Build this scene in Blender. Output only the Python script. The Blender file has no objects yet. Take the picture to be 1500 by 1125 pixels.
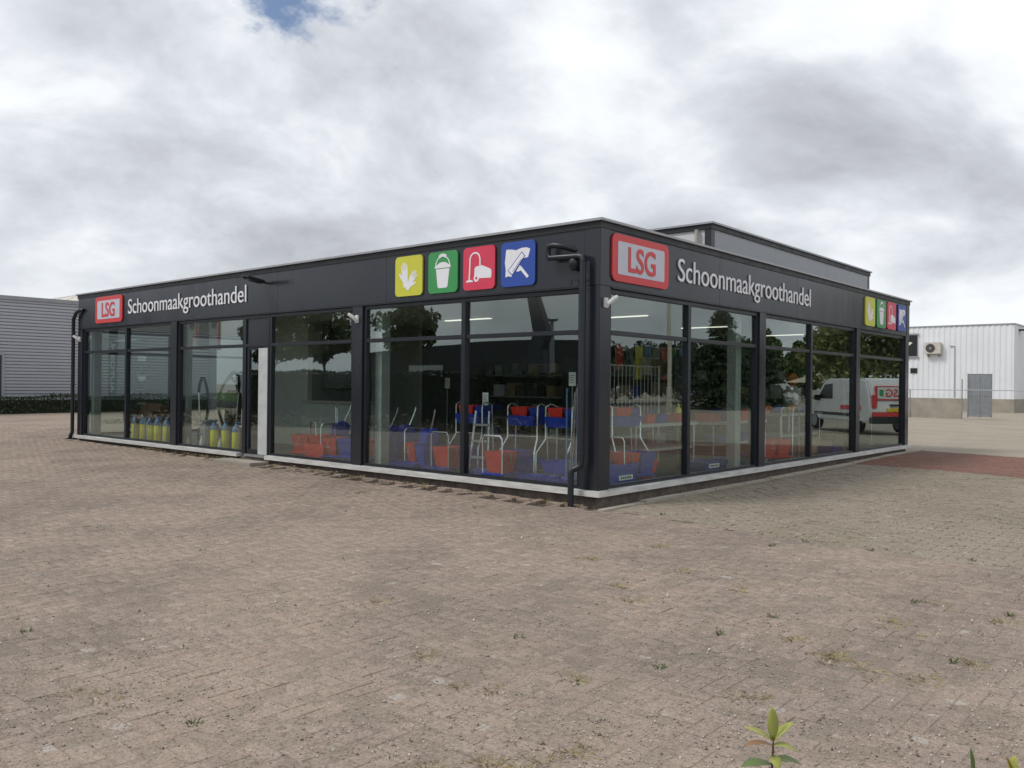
import bpy, bmesh, math, random
import numpy as np
from mathutils import Vector, Matrix
R = math.radians
S = bpy.context.scene
COL = S.collection
random.seed(7); RNG = np.random.default_rng(7)

# ------------------------------------------------------------------ camera
YAW, PITCH, ROLL, FOC = 0.7145, 0.0015, 0.0104, 1251.315
CAM = Vector((6.3931, -9.0878, 1.6))
fw = Vector((-math.sin(YAW) * math.cos(PITCH), math.cos(YAW) * math.cos(PITCH), math.sin(PITCH)))
rt = Vector((math.cos(YAW), math.sin(YAW), 0)); up = rt.cross(fw)
r2 = rt * math.cos(ROLL) + up * math.sin(ROLL); u2 = up * math.cos(ROLL) - rt * math.sin(ROLL)
cd = bpy.data.cameras.new('camera'); cam = bpy.data.objects.new('camera', cd); COL.objects.link(cam)
M = Matrix((r2, u2, -fw)).transposed().to_4x4(); M.translation = CAM
cam.matrix_world = M
cd.sensor_width = 36; cd.lens = FOC / 1500 * 36; cd.clip_end = 2000; cd.clip_start = 0.05
S.camera = cam

# ------------------------------------------------------------------ sky, sun, exposure
SUN_EL, SUN_AZ = R(50), R(215)            # azimuth clockwise from +Y, direction TO the sun
W = bpy.data.worlds.new('World'); S.world = W; W.use_nodes = True
nt = W.node_tree; nt.nodes.clear()
def N(tree, t, **kw):
    n = tree.nodes.new(t)
    for k, v in kw.items():
        if k in n.inputs: n.inputs[k].default_value = v
        else: setattr(n, k, v)
    return n
def math_node(tree, op, a, b=None, clamp=False):
    n = tree.nodes.new('ShaderNodeMath'); n.operation = op; n.use_clamp = clamp
    for i, v in enumerate((a, b)):
        if v is None: continue
        if isinstance(v, (int, float)): n.inputs[i].default_value = v
        else: tree.links.new(v, n.inputs[i])
    return n.outputs[0]
def ramp(tree, fac, stops, interp='LINEAR'):
    n = tree.nodes.new('ShaderNodeValToRGB'); n.color_ramp.interpolation = interp
    e = n.color_ramp.elements
    while len(e) < len(stops): e.new(0.5)
    for i, (p, c) in enumerate(stops):
        e[i].position = p; e[i].color = (c if len(c) == 4 else (*c, 1)) if hasattr(c, '__len__') else (c, c, c, 1)
    tree.links.new(fac, n.inputs[0]); return n.outputs[0]
def mixc(tree, fac, a, b, mode='MIX'):
    n = tree.nodes.new('ShaderNodeMix'); n.data_type = 'RGBA'; n.blend_type = mode
    for sock, v in ((n.inputs[0], fac), (n.inputs[6], a), (n.inputs[7], b)):
        if isinstance(v, (int, float)): sock.default_value = v
        elif isinstance(v, (tuple, list)): sock.default_value = (*v, 1) if len(v) == 3 else v
        else: tree.links.new(v, sock)
    return n.outputs[2]
sky = N(nt, 'ShaderNodeTexSky', sky_type='NISHITA', sun_disc=False, sun_elevation=SUN_EL, sun_rotation=SUN_AZ,
        altitude=0, air_density=1.0, dust_density=1.2, ozone_density=1.5)
tc = N(nt, 'ShaderNodeTexCoord'); sep = N(nt, 'ShaderNodeSeparateXYZ'); nt.links.new(tc.outputs['Generated'], sep.inputs[0])
zc = math_node(nt, 'MAXIMUM', sep.outputs[2], 0.0)
den = math_node(nt, 'ADD', zc, 0.40)
cx_ = math_node(nt, 'DIVIDE', sep.outputs[0], den); cy_ = math_node(nt, 'DIVIDE', sep.outputs[1], den)
cmb = N(nt, 'ShaderNodeCombineXYZ'); nt.links.new(cx_, cmb.inputs[0]); nt.links.new(cy_, cmb.inputs[1]); nt.links.new(math_node(nt, 'MULTIPLY', zc, 0.8), cmb.inputs[2])
mp = N(nt, 'ShaderNodeMapping'); nt.links.new(cmb.outputs[0], mp.inputs[0]); mp.inputs['Location'].default_value = (15.85, 8.83, 0.115)
wn = N(nt, 'ShaderNodeTexNoise', Scale=0.9, Detail=3, Roughness=0.5); nt.links.new(mp.outputs[0], wn.inputs['Vector'])
va = N(nt, 'ShaderNodeVectorMath', operation='MULTIPLY_ADD'); va.inputs[1].default_value = (0.55, 0.55, 0.3)
nt.links.new(wn.outputs['Color'], va.inputs[0]); nt.links.new(mp.outputs[0], va.inputs[2])
n1 = N(nt, 'ShaderNodeTexNoise', Scale=1.5, Detail=8, Roughness=0.54); nt.links.new(va.outputs[0], n1.inputs['Vector'])
n2 = N(nt, 'ShaderNodeTexNoise', Scale=3.4, Detail=8, Roughness=0.56); nt.links.new(va.outputs[0], n2.inputs['Vector'])
shade = math_node(nt, 'ADD', math_node(nt, 'MULTIPLY', n1.outputs[0], 0.62), math_node(nt, 'MULTIPLY', n2.outputs[0], 0.38))
ccol = ramp(nt, shade, [(0.39, (8.8, 9.0, 9.3)), (0.46, (7.6, 7.9, 8.3)), (0.51, (6.2, 6.5, 6.95)), (0.57, (4.95, 5.15, 5.6)), (0.66, (3.4, 3.55, 3.9))])
n3 = N(nt, 'ShaderNodeTexNoise', Scale=2.4, Detail=8, Roughness=0.58); nt.links.new(va.outputs[0], n3.inputs['Vector'])
gap = ramp(nt, n3.outputs[0], [(0.285, 0.0), (0.37, 1.0)], 'EASE')
skyc = mixc(nt, 1.0, sky.outputs[0], (1.05, 1.0, 1.0), 'MULTIPLY')
mixed = mixc(nt, gap, skyc, ccol)
hz = ramp(nt, sep.outputs[2], [(0.0, 1.0), (0.16, 0.0)])                 # far cloud melts together near the horizon
mixed = mixc(nt, math_node(nt, 'MULTIPLY', hz, 0.75), mixed, (6.9, 7.2, 7.5))
bg = N(nt, 'ShaderNodeBackground', Strength=0.1); nt.links.new(mixed, bg.inputs[0])
wo = N(nt, 'ShaderNodeOutputWorld'); nt.links.new(bg.outputs[0], wo.inputs[0])
sd = bpy.data.lights.new('sun', 'SUN'); sd.energy = 1.5; sd.angle = R(14); sd.color = (1.0, 0.965, 0.91)
sun = bpy.data.objects.new('sun', sd); COL.objects.link(sun)
to_sun = Vector((math.sin(SUN_AZ) * math.cos(SUN_EL), math.cos(SUN_AZ) * math.cos(SUN_EL), math.sin(SUN_EL)))
sun.rotation_euler = to_sun.to_track_quat('Z', 'Y').to_euler(); sun.location = (0, 0, 30)
S.view_settings.view_transform = 'Standard'; S.view_settings.look = 'None'
S.view_settings.exposure = 0.27; S.view_settings.gamma = 1.0; S.view_settings.use_curve_mapping = False
S.cycles.use_denoising = True; S.cycles.max_bounces = 8; S.cycles.transparent_max_bounces = 24
S.cycles.glossy_bounces = 4; S.cycles.sample_clamp_indirect = 6; S.cycles.caustics_reflective = False; S.cycles.caustics_refractive = False

# ------------------------------------------------------------------ pixel -> place helpers (1500 x 1125 photo)
def ray(x, y): return (fw * FOC + r2 * (x - 750) - u2 * (y - 562.5)).normalized()
def at(x, y, axis, v):
    d = ray(x, y); return CAM + d * ((v - CAM[axis]) / d[axis])

# ------------------------------------------------------------------ materials
MATS = {}
def base_mat(name):
    m = bpy.data.materials.new(name); m.use_nodes = True
    t = m.node_tree; b = t.nodes['Principled BSDF']; MATS[name] = m
    return m, t, b
def pm(name, col, rough=0.5, metal=0.0, var=0.12, scale=4.0, bump=0.0, bscale=60.0, spec=0.5, coat=0.0, stretch=None, emit=0.0, alpha_var=0.15):
    if name in MATS: return MATS[name]
    m, t, b = base_mat(name)
    co = N(t, 'ShaderNodeTexCoord'); src = co.outputs['Object']
    if stretch:
        mm = N(t, 'ShaderNodeMapping'); mm.inputs['Scale'].default_value = stretch; t.links.new(src, mm.inputs[0]); src = mm.outputs[0]
    n = N(t, 'ShaderNodeTexNoise', Scale=scale, Detail=6, Roughness=0.6); t.links.new(src, n.inputs['Vector'])
    lo = tuple(c * (1 - var) for c in col); hi = tuple(min(1, c * (1 + var)) for c in col)
    t.links.new(ramp(t, n.outputs[0], [(0.3, lo), (0.7, hi)]), b.inputs['Base Color'])
    t.links.new(ramp(t, n.outputs[0], [(0.3, max(0.02, rough * (1 - alpha_var))), (0.7, min(1, rough * (1 + alpha_var)))]), b.inputs['Roughness'])
    b.inputs['Metallic'].default_value = metal; b.inputs['Specular IOR Level'].default_value = spec; b.inputs['Coat Weight'].default_value = coat
    if emit: b.inputs['Emission Color'].default_value = (*col, 1); b.inputs['Emission Strength'].default_value = emit
    if bump:
        n2_ = N(t, 'ShaderNodeTexNoise', Scale=bscale, Detail=4); t.links.new(src, n2_.inputs['Vector'])
        bp = N(t, 'ShaderNodeBump', Strength=bump, Distance=0.01); t.links.new(n2_.outputs[0], bp.inputs['Height']); t.links.new(bp.outputs[0], b.inputs['Normal'])
    return m
ANTH = pm('anthracite_panel', (0.021, 0.025, 0.033), 0.24, var=0.10, scale=1.6, stretch=(1, 1, 0.25), alpha_var=0.35)
FRAME = pm('anthracite_frame', (0.012, 0.015, 0.022), 0.34, var=0.1, scale=2)
PIPE = pm('dark_pipe', (0.012, 0.016, 0.023), 0.4, var=0.1, scale=5)
ALU = pm('coping_aluminium', (0.36, 0.37, 0.39), 0.45, metal=0.3, var=0.1, scale=3)
BLACK = pm('black_trim', (0.010, 0.011, 0.013), 0.5)
BLACKP = pm('black_plastic', (0.014, 0.014, 0.016), 0.35)
SILL = pm('white_sill', (0.58, 0.58, 0.555), 0.45, var=0.22, scale=2.5, stretch=(1, 1, 9))
LGREY = pm('light_grey_cladding', (0.29, 0.305, 0.33), 0.42, var=0.06, scale=1.5)
OFFW = pm('off_white_cladding', (0.62, 0.63, 0.62), 0.5, var=0.06)
PLINTH = pm('plinth_brick', (0.15, 0.125, 0.105), 0.9, var=0.45, scale=9, bump=0.5, bscale=40)
WHITEP = pm('white_plastic', (0.72, 0.72, 0.71), 0.35, var=0.05)
WHITEPANEL = pm('white_panel', (0.66, 0.68, 0.68), 0.4, var=0.05)
SIGNRED = pm('sign_red', (0.62, 0.045, 0.05), 0.4, var=0.05)
SIGNGREY = pm('sign_silver', (0.55, 0.56, 0.64), 0.4, var=0.04)
SIGNWHITE = pm('sign_white', (0.80, 0.80, 0.84), 0.45, var=0.03)
SQ_Y = pm('sign_yellow', (0.60, 0.60, 0.05), 0.4, var=0.04)
SQ_G = pm('sign_green', (0.045, 0.30, 0.085), 0.4, var=0.04)
SQ_R = pm('sign_pinkred', (0.66, 0.045, 0.095), 0.4, var=0.04)
SQ_B = pm('sign_blue', (0.022, 0.072, 0.36), 0.4, var=0.04)
REDP = pm('red_plastic', (0.56, 0.020, 0.014), 0.35, var=0.1)
BLUEP = pm('blue_plastic', (0.008, 0.032, 0.33), 0.35, var=0.1)
YELP = pm('yellow_plastic', (0.80, 0.72, 0.015), 0.35, var=0.1)
GBLUE = pm('grey_blue_plastic', (0.11, 0.22, 0.42), 0.4, var=0.1)
CHROME = pm('chrome_tube', (0.72, 0.73, 0.74), 0.22, metal=0.8, var=0.05)
GREYP = pm('grey_plastic', (0.28, 0.29, 0.31), 0.45, var=0.1)
TABLE = pm('table_laminate', (0.45, 0.44, 0.42), 0.5, var=0.08)
CARD = pm('cardboard', (0.36, 0.25, 0.15), 0.8, var=0.12)
ORANGE = pm('orange_plastic', (0.75, 0.16, 0.03), 0.45, var=0.12)
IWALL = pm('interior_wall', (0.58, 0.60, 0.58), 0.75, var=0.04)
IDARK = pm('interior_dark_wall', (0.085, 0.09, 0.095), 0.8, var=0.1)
ICEIL = pm('interior_ceiling', (0.50, 0.50, 0.49), 0.9, var=0.04)
IFLOOR = pm('interior_floor', (0.048, 0.045, 0.042), 0.5, var=0.2, scale=2)
ROOF = pm('roof_felt', (0.06, 0.06, 0.062), 0.9)
CORR = pm('grey_metal_sheet', (0.41, 0.42, 0.46), 0.38, metal=0.25, var=0.05, scale=0.6)
WSHEET = pm('white_metal_sheet', (0.76, 0.78, 0.81), 0.45, var=0.05, scale=0.5)
CONC = pm('concrete', (0.33, 0.30, 0.25), 0.9, var=0.2, scale=1.2, bump=0.3, bscale=30)
STEEL = pm('galvanised_steel', (0.30, 0.32, 0.34), 0.45, metal=0.5, var=0.12)
SOIL = pm('soil', (0.075, 0.055, 0.04), 0.95, var=0.35, scale=6, bump=0.8, bscale=30)
BARK = pm('bark', (0.10, 0.075, 0.055), 0.9, var=0.3, scale=8, bump=0.7, bscale=25)
VWHITE = pm('van_paint', (0.70, 0.71, 0.72), 0.2, coat=0.5, var=0.03)
VGLASS = pm('van_glass', (0.012, 0.015, 0.018), 0.06, var=0.05)
TYRE = pm('tyre_rubber', (0.015, 0.015, 0.015), 0.8)
NPLATE = pm('number_plate_yellow', (0.70, 0.52, 0.02), 0.5)
DHALL = pm('dark_hall_wall', (0.05, 0.052, 0.055), 0.6, var=0.15)
BEIGE = pm('beige_roof_sheet', (0.58, 0.54, 0.46), 0.7, var=0.15)
LAMPON = pm('lit_lamp_diffuser', (1.0, 0.95, 0.84), 0.5, emit=0.9)
SCREEN = pm('dark_screen', (0.008, 0.009, 0.01), 0.12)

def glass_mat():
    m, t, b = base_mat('window_glass'); t.nodes.remove(b)
    co = N(t, 'ShaderNodeTexCoord'); fr = N(t, 'ShaderNodeFresnel'); ge = N(t, 'ShaderNodeNewGeometry')
    # thin pane: both faces reflect alike, the back face must not act as the inside of a solid
    ior = math_node(t, 'ADD', math_node(t, 'MULTIPLY', ge.outputs['Backfacing'], 1 / 1.5 - 1.5), 1.5); t.links.new(ior, fr.inputs['IOR'])
    n = N(t, 'ShaderNodeTexNoise', Scale=0.55, Detail=1); t.links.new(co.outputs['Object'], n.inputs['Vector'])
    bp = N(t, 'ShaderNodeBump', Strength=0.02, Distance=0.05); t.links.new(n.outputs[0], bp.inputs['Height'])
    gl = N(t, 'ShaderNodeBsdfGlossy', Roughness=0.0); gl.inputs['Color'].default_value = (0.90, 0.97, 0.95, 1); t.links.new(bp.outputs[0], gl.inputs['Normal'])
    tr = N(t, 'ShaderNodeBsdfTransparent'); tr.inputs['Color'].default_value = (0.905, 0.95, 0.93, 1)
    fac = math_node(t, 'ADD', math_node(t, 'MULTIPLY', fr.outputs[0], 0.62), 0.09)   # coated glazing
    mx = N(t, 'ShaderNodeMixShader'); t.links.new(fac, mx.inputs[0]); t.links.new(tr.outputs[0], mx.inputs[1]); t.links.new(gl.outputs[0], mx.inputs[2])
    t.links.new(mx.outputs[0], t.nodes['Material Output'].inputs['Surface']); return m
GLASS = glass_mat()

def leaf_mat(name, c1, c2, rough=0.5):
    m, t, b = base_mat(name)
    g = N(t, 'ShaderNodeNewGeometry')
    t.links.new(ramp(t, g.outputs['Random Per Island'], [(0.0, c1), (1.0, c2)]), b.inputs['Base Color'])
    b.inputs['Roughness'].default_value = rough; b.inputs['Transmission Weight'].default_value = 0.0
    b.inputs['Subsurface Weight'].default_value = 0.0
    return m
LEAF = leaf_mat('leaf_green', (0.05, 0.085, 0.024), (0.11, 0.16, 0.045))
CONIF = leaf_mat('conifer_needles', (0.022, 0.042, 0.02), (0.055, 0.085, 0.034))
HEDGE = leaf_mat('hedge_leaf', (0.014, 0.028, 0.010), (0.045, 0.07, 0.022))
OLIVE = leaf_mat('willow_leaf', (0.13, 0.16, 0.05), (0.22, 0.26, 0.08))
SHRUBL = leaf_mat('low_shrub_leaf', (0.06, 0.05, 0.02), (0.12, 0.09, 0.04))
DRYG = leaf_mat('dry_grass', (0.22, 0.18, 0.08), (0.42, 0.36, 0.18))
GRASSB = leaf_mat('green_tuft', (0.05, 0.085, 0.02), (0.11, 0.14, 0.035))
YLEAF = leaf_mat('young_leaf', (0.24, 0.28, 0.06), (0.38, 0.38, 0.09), 0.6)
RLEAF = leaf_mat('reddish_leaf', (0.25, 0.11, 0.05), (0.30, 0.16, 0.06), 0.4)
DLEAF = leaf_mat('dark_leaf', (0.08, 0.13, 0.03), (0.14, 0.20, 0.045), 0.45)
GRIT = leaf_mat('grit_stone', (0.14, 0.115, 0.10), (0.62, 0.57, 0.50), 0.9)

def paver_mat(name, cols, dirt, moss, lichen=True, dirt_amt=0.55):
    m, t, b = base_mat(name)
    g = N(t, 'ShaderNodeNewGeometry'); oi = N(t, 'ShaderNodeObjectInfo'); co = g.outputs['Position']
    rnd = math_node(t, 'FRACT', math_node(t, 'ADD', g.outputs['Random Per Island'], oi.outputs['Random']))
    c = ramp(t, rnd, [(i / (len(cols) - 1), x) for i, x in enumerate(cols)])
    big = N(t, 'ShaderNodeTexNoise', Scale=0.55, Detail=8, Roughness=0.62); t.links.new(co, big.inputs['Vector'])
    mid = N(t, 'ShaderNodeTexNoise', Scale=5.0, Detail=8, Roughness=0.68); t.links.new(co, mid.inputs['Vector'])
    fine = N(t, 'ShaderNodeTexNoise', Scale=70, Detail=6, Roughness=0.75); t.links.new(co, fine.inputs['Vector'])
    dm = math_node(t, 'MULTIPLY', ramp(t, mid.outputs[0], [(0.36, 0.0), (0.62, 1.0)]), dirt_amt)
    c = mixc(t, dm, c, dirt)
    c = mixc(t, math_node(t, 'MULTIPLY', ramp(t, big.outputs[0], [(0.44, 0.0), (0.60, 1.0)]), 0.62), c, moss)
    sp = N(t, 'ShaderNodeTexNoise', Scale=24, Detail=7, Roughness=0.8); t.links.new(co, sp.inputs['Vector'])
    c = mixc(t, 0.85, c, ramp(t, fine.outputs[0], [(0.32, (0.50, 0.48, 0.46)), (0.50, (1.0, 1.0, 1.0)), (0.70, (1.45, 1.42, 1.40))]), 'MULTIPLY')
    c = mixc(t, 0.8, c, ramp(t, sp.outputs[0], [(0.34, (0.52, 0.50, 0.48)), (0.48, (0.98, 0.97, 0.96)), (0.58, (1.04, 1.03, 1.02)), (0.68, (1.55, 1.52, 1.48))]), 'MULTIPLY')
    if lichen:
        w = N(t, 'ShaderNodeTexNoise', Scale=18, Detail=3); t.links.new(co, w.inputs['Vector'])
        ad = N(t, 'ShaderNodeVectorMath', operation='MULTIPLY_ADD'); ad.inputs[1].default_value = (0.09, 0.09, 0.0); t.links.new(w.outputs['Color'], ad.inputs[0]); t.links.new(co, ad.inputs[2])
        v = N(t, 'ShaderNodeTexVoronoi', Scale=3.2, voronoi_dimensions='2D'); t.links.new(ad.outputs[0], v.inputs['Vector'])
        sz = N(t, 'ShaderNodeSeparateColor'); t.links.new(v.outputs['Color'], sz.inputs[0])
        rad = math_node(t, 'MULTIPLY', ramp(t, sz.outputs[0], [(0.60, 0.0), (1.0, 1.0)]), 0.14)
        spot = math_node(t, 'LESS_THAN', v.outputs['Distance'], rad)
        c = mixc(t, math_node(t, 'MULTIPLY', spot, ramp(t, fine.outputs[0], [(0.4, 0.25), (0.6, 0.8)])), c, (0.45, 0.43, 0.39))
    t.links.new(c, b.inputs['Base Color']); b.inputs['Roughness'].default_value = 0.93; b.inputs['Specular IOR Level'].default_value = 0.25
    bp = N(t, 'ShaderNodeBump', Strength=0.55, Distance=0.006); t.links.new(fine.outputs[0], bp.inputs['Height'])
    bp2 = N(t, 'ShaderNodeBump', Strength=0.6, Distance=0.02); t.links.new(mid.outputs[0], bp2.inputs['Height']); t.links.new(bp.outputs[0], bp2.inputs['Normal'])
    t.links.new(bp2.outputs[0], b.inputs['Normal']); return m
PV_MAIN = paver_mat('paver_brown', [(0.335, 0.260, 0.214), (0.352, 0.280, 0.234), (0.305, 0.238, 0.200), (0.362, 0.295, 0.246), (0.322, 0.253, 0.213)], (0.348, 0.278, 0.222), (0.222, 0.186, 0.160), dirt_amt=0.7)
PV_SAND = paver_mat('joint_sand', [(0.285, 0.232, 0.188), (0.29, 0.236, 0.191)], (0.30, 0.245, 0.195), (0.185, 0.16, 0.134), False)
PV_SIDE = paver_mat('paver_grey', [(0.29, 0.25, 0.20), (0.32, 0.28, 0.23), (0.265, 0.23, 0.19), (0.31, 0.265, 0.215)], (0.305, 0.265, 0.205), (0.24, 0.215, 0.155))
PV_RED = paver_mat('paver_red', [(0.23, 0.115, 0.09), (0.26, 0.135, 0.105), (0.21, 0.11, 0.09)], (0.20, 0.13, 0.105), (0.17, 0.12, 0.095), False, 0.4)
PV_YARD = paver_mat('yard_concrete', [(0.34, 0.305, 0.25), (0.35, 0.31, 0.255)], (0.37, 0.33, 0.26), (0.29, 0.255, 0.20), False)
PV_ROAD = paver_mat('asphalt', [(0.055, 0.055, 0.056), (0.06, 0.06, 0.06)], (0.07, 0.068, 0.065), (0.045, 0.045, 0.045), False)
GRASSM = paver_mat('lawn', [(0.06, 0.12, 0.02), (0.075, 0.14, 0.025)], (0.09, 0.15, 0.03), (0.05, 0.10, 0.02), False)

# ------------------------------------------------------------------ mesh helpers
class MB:
    def __init__(s): s.v = []; s.f = []
    def add(s, vs, fs):
        o = len(s.v); s.v += [tuple(v) for v in vs]; s.f += [tuple(i + o for i in f) for f in fs]; return s
    def box(s, x0, y0, z0, x1, y1, z1):
        x0, x1 = sorted((x0, x1)); y0, y1 = sorted((y0, y1)); z0, z1 = sorted((z0, z1))
        return s.add([(x0, y0, z0), (x1, y0, z0), (x1, y1, z0), (x0, y1, z0), (x0, y0, z1), (x1, y0, z1), (x1, y1, z1), (x0, y1, z1)],
                     [(3, 2, 1, 0), (4, 5, 6, 7), (0, 1, 5, 4), (1, 2, 6, 5), (2, 3, 7, 6), (3, 0, 4, 7)])
    def frustum(s, cx, cy, z0, z1, a0, b0, a1, b1, open_top=False, t=0.0):
        vs = [(cx - a0, cy - b0, z0), (cx + a0, cy - b0, z0), (cx + a0, cy + b0, z0), (cx - a0, cy + b0, z0),
              (cx - a1, cy - b1, z1), (cx + a1, cy - b1, z1), (cx + a1, cy + b1, z1), (cx - a1, cy + b1, z1)]
        fs = [(3, 2, 1, 0), (0, 1, 5, 4), (1, 2, 6, 5), (2, 3, 7, 6), (3, 0, 4, 7)]
        if not open_top: fs.append((4, 5, 6, 7)); return s.add(vs, fs)
        t = t or 0.012
        vs += [(cx - a1 + t, cy - b1 + t, z1), (cx + a1 - t, cy - b1 + t, z1), (cx + a1 - t, cy + b1 - t, z1), (cx - a1 + t, cy + b1 - t, z1),
               (cx - a0 + t, cy - b0 + t, z0 + t), (cx + a0 - t, cy - b0 + t, z0 + t), (cx + a0 - t, cy + b0 - t, z0 + t), (cx - a0 + t, cy + b0 - t, z0 + t)]
        for i in range(4):
            j = (i + 1) % 4; fs += [(4 + i, 4 + j, 8 + j, 8 + i), (8 + i, 8 + j, 12 + j, 12 + i)]
        fs.append((12, 13, 14, 15)); return s.add(vs, fs)
    def tube(s, pts, r, n=8, cap=True):
        pts = [Vector(p) for p in pts]; rs = r if hasattr(r, '__len__') else [r] * len(pts); rings = []
        prev = None
        for i, p in enumerate(pts):
            d = ((pts[min(i + 1, len(pts) - 1)] - p).normalized() + (p - pts[max(i - 1, 0)]).normalized())
            if d.length < 1e-6: d = pts[min(i + 1, len(pts) - 1)] - pts[max(i - 1, 0)]
            d.normalize()
            if prev is None: a = d.orthogonal().normalized()
            else: a = (prev - d * prev.dot(d)).normalized()
            prev = a; b = d.cross(a)
            rings.append([p + (a * math.cos(2 * math.pi * k / n) + b * math.sin(2 * math.pi * k / n)) * rs[i] for k in range(n)])
        vs = [v for q in rings for v in q]; fs = []
        for i in range(len(pts) - 1):
            for k in range(n):
                l = (k + 1) % n; fs.append((i * n + k, i * n + l, (i + 1) * n + l, (i + 1) * n + k))
        if cap: fs += [tuple(range(n - 1, -1, -1)), tuple((len(pts) - 1) * n + k for k in range(n))]
        return s.add(vs, fs)
    def lathe(s, prof, c=(0, 0, 0), n=16, axis='z'):
        vs = []; fs = []
        for (r, h) in prof:
            for k in range(n):
                a = 2 * math.pi * k / n
                p = (r * math.cos(a), r * math.sin(a), h)
                if axis == 'y': p = (p[0], p[2], p[1])
                if axis == 'x': p = (p[2], p[0], p[1])
                vs.append((p[0] + c[0], p[1] + c[1], p[2] + c[2]))
        m = len(prof)
        for i in range(m - 1):
            for k in range(n):
                l = (k + 1) % n; fs.append((i * n + k, i * n + l, (i + 1) * n + l, (i + 1) * n + k))
        fs += [tuple(range(n - 1, -1, -1)), tuple((m - 1) * n + k for k in range(n))]
        return s.add(vs, fs)
    def prism(s, poly, fn, d0, d1):
        n = len(poly); vs = [fn(u, v, d0) for u, v in poly] + [fn(u, v, d1) for u, v in poly]
        fs = [tuple(range(n - 1, -1, -1)), tuple(range(n, 2 * n))] + [(i, (i + 1) % n, n + (i + 1) % n, n + i) for i in range(n)]
        return s.add(vs, fs)
    def mesh(s, name, smooth=False, bevel=0.0):
        me = bpy.data.meshes.new(name); me.from_pydata(s.v, [], s.f)
        bm = bmesh.new(); bm.from_mesh(me)
        bmesh.ops.recalc_face_normals(bm, faces=bm.faces)
        if bevel: bmesh.ops.bevel(bm, geom=[e for e in bm.edges if len(e.link_faces) == 2 and e.calc_face_angle(0) > 0.5], offset=bevel, segments=2, affect='EDGES', clamp_overlap=True)
        bm.to_mesh(me); bm.free()
        if smooth:
            me.polygons.foreach_set('use_smooth', [True] * len(me.polygons)); me.set_sharp_from_angle(angle=R(40))
        return me
    def build(s, name, mat, parent=None, smooth=False, bevel=0.0, loc=None):
        o = bpy.data.objects.new(name, s.mesh(name, smooth, bevel)); COL.objects.link(o)
        o.data.materials.append(mat)
        if parent: o.parent = parent
        if loc: o.location = loc
        return o
def box(name, mat, a, b, parent=None, bevel=0.0): return MB().box(*a, *b).build(name, mat, parent, bevel=bevel)
def tag(o, label, cat, group=None):
    o['label'] = label; o['category'] = cat
    if group: o['group'] = group
    return o
def thing(name, label, cat, loc=(0, 0, 0), rz=0.0, group=None):
    o = bpy.data.objects.new(name, None); COL.objects.link(o); o.location = loc; o.rotation_euler = (0, 0, rz); o.empty_display_size = 0.2
    return tag(o, label, cat, group)
def kind(o, k): o['kind'] = k; return o
def copy_tree(o, parent=None, loc=None, rz=None, label=None):
    c = o.copy(); COL.objects.link(c); c.parent = parent
    if loc is not None: c.location = loc
    if rz is not None: c.rotation_euler = (0, 0, rz)
    if label: c['label'] = label
    for ch in list(o.children): copy_tree(ch, c)
    return c
def FL(u, v, d): return (u, -d, v)      # front with the door: u along +x, outward -y
def FR(u, v, d): return (d, u, v)       # side front: u along +y, outward +x
def rrect(u0, v0, u1, v1, r, n=5):
    p = []
    for cx, cy, a0 in ((u1 - r, v0 + r, -90), (u1 - r, v1 - r, 0), (u0 + r, v1 - r, 90), (u0 + r, v0 + r, 180)):
        for k in range(n + 1):
            a = R(a0 + 90 * k / n); p.append((cx + r * math.cos(a), cy + r * math.sin(a)))
    return p
def raw_mesh(name, verts, faces, mat, parent=None):
    me = bpy.data.meshes.new(name); nv, nf = len(verts), len(faces); k = faces.shape[1]
    me.vertices.add(nv); me.vertices.foreach_set('co', np.asarray(verts, np.float32).ravel())
    me.loops.add(nf * k); me.loops.foreach_set('vertex_index', np.asarray(faces, np.int32).ravel())
    me.polygons.add(nf); me.polygons.foreach_set('loop_start', np.arange(0, nf * k, k, dtype=np.int32)); me.polygons.foreach_set('loop_total', np.full(nf, k, np.int32))
    me.update(calc_edges=True); me.validate()
    o = bpy.data.objects.new(name, me); COL.objects.link(o); me.materials.append(mat)
    if parent: o.parent = parent
    return o

# ------------------------------------------------------------------ ground levels
def gz(x, y):
    x = np.asarray(x, float); y = np.asarray(y, float)
    sx = np.clip(-x, 0, 18); sy = np.clip(y, 0, 14)
    base = 0.0068 * sx + 0.0062 * sy + 0.038 * np.clip((y + 2.5) / 2.5, 0, 1)
    und = 0.006 * np.sin(x * 0.9 + 1.3) * np.sin(y * 0.7 + 0.4) + 0.004 * np.sin(x * 1.9 + y * 1.3)
    return base + und
def gzf(x, y): return float(gz(x, y))
def sheet(name, mat, x0, x1, y0, y1, step, dz, inside=None, parent=None):
    xs = np.linspace(x0, x1, max(2, int(round((x1 - x0) / step)) + 1)); ys = np.linspace(y0, y1, max(2, int(round((y1 - y0) / step)) + 1))
    X, Y = np.meshgrid(xs, ys); V = np.stack([X.ravel(), Y.ravel(), (gz(X, Y) + dz).ravel()], 1)
    nx = len(xs); i, j = np.meshgrid(np.arange(nx - 1), np.arange(len(ys) - 1)); a = (j * nx + i).ravel()
    F = np.stack([a, a + 1, a + 1 + nx, a + nx], 1)
    if inside is not None:
        c = V[F].mean(1); F = F[inside(c[:, 0], c[:, 1])]
    return raw_mesh(name, V, F, mat, parent)
def side_edge(x): return -0.08 - 0.125 * x            # where brown bricks meet the greyer ones
def in_main(x, y): return (y < np.where(x < 0.3, -0.02, side_edge(x))) | ((x < -16.2) & (y < 30))
def in_side(x, y): return (x > 0.12) & (y > side_edge(x)) & (y < 8.62 - 0.2 * x)
def in_red(x, y): return (x > 0.12) & (y >= 8.62 - 0.2 * x) & (y < 13.25 - 0.26 * x)

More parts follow.
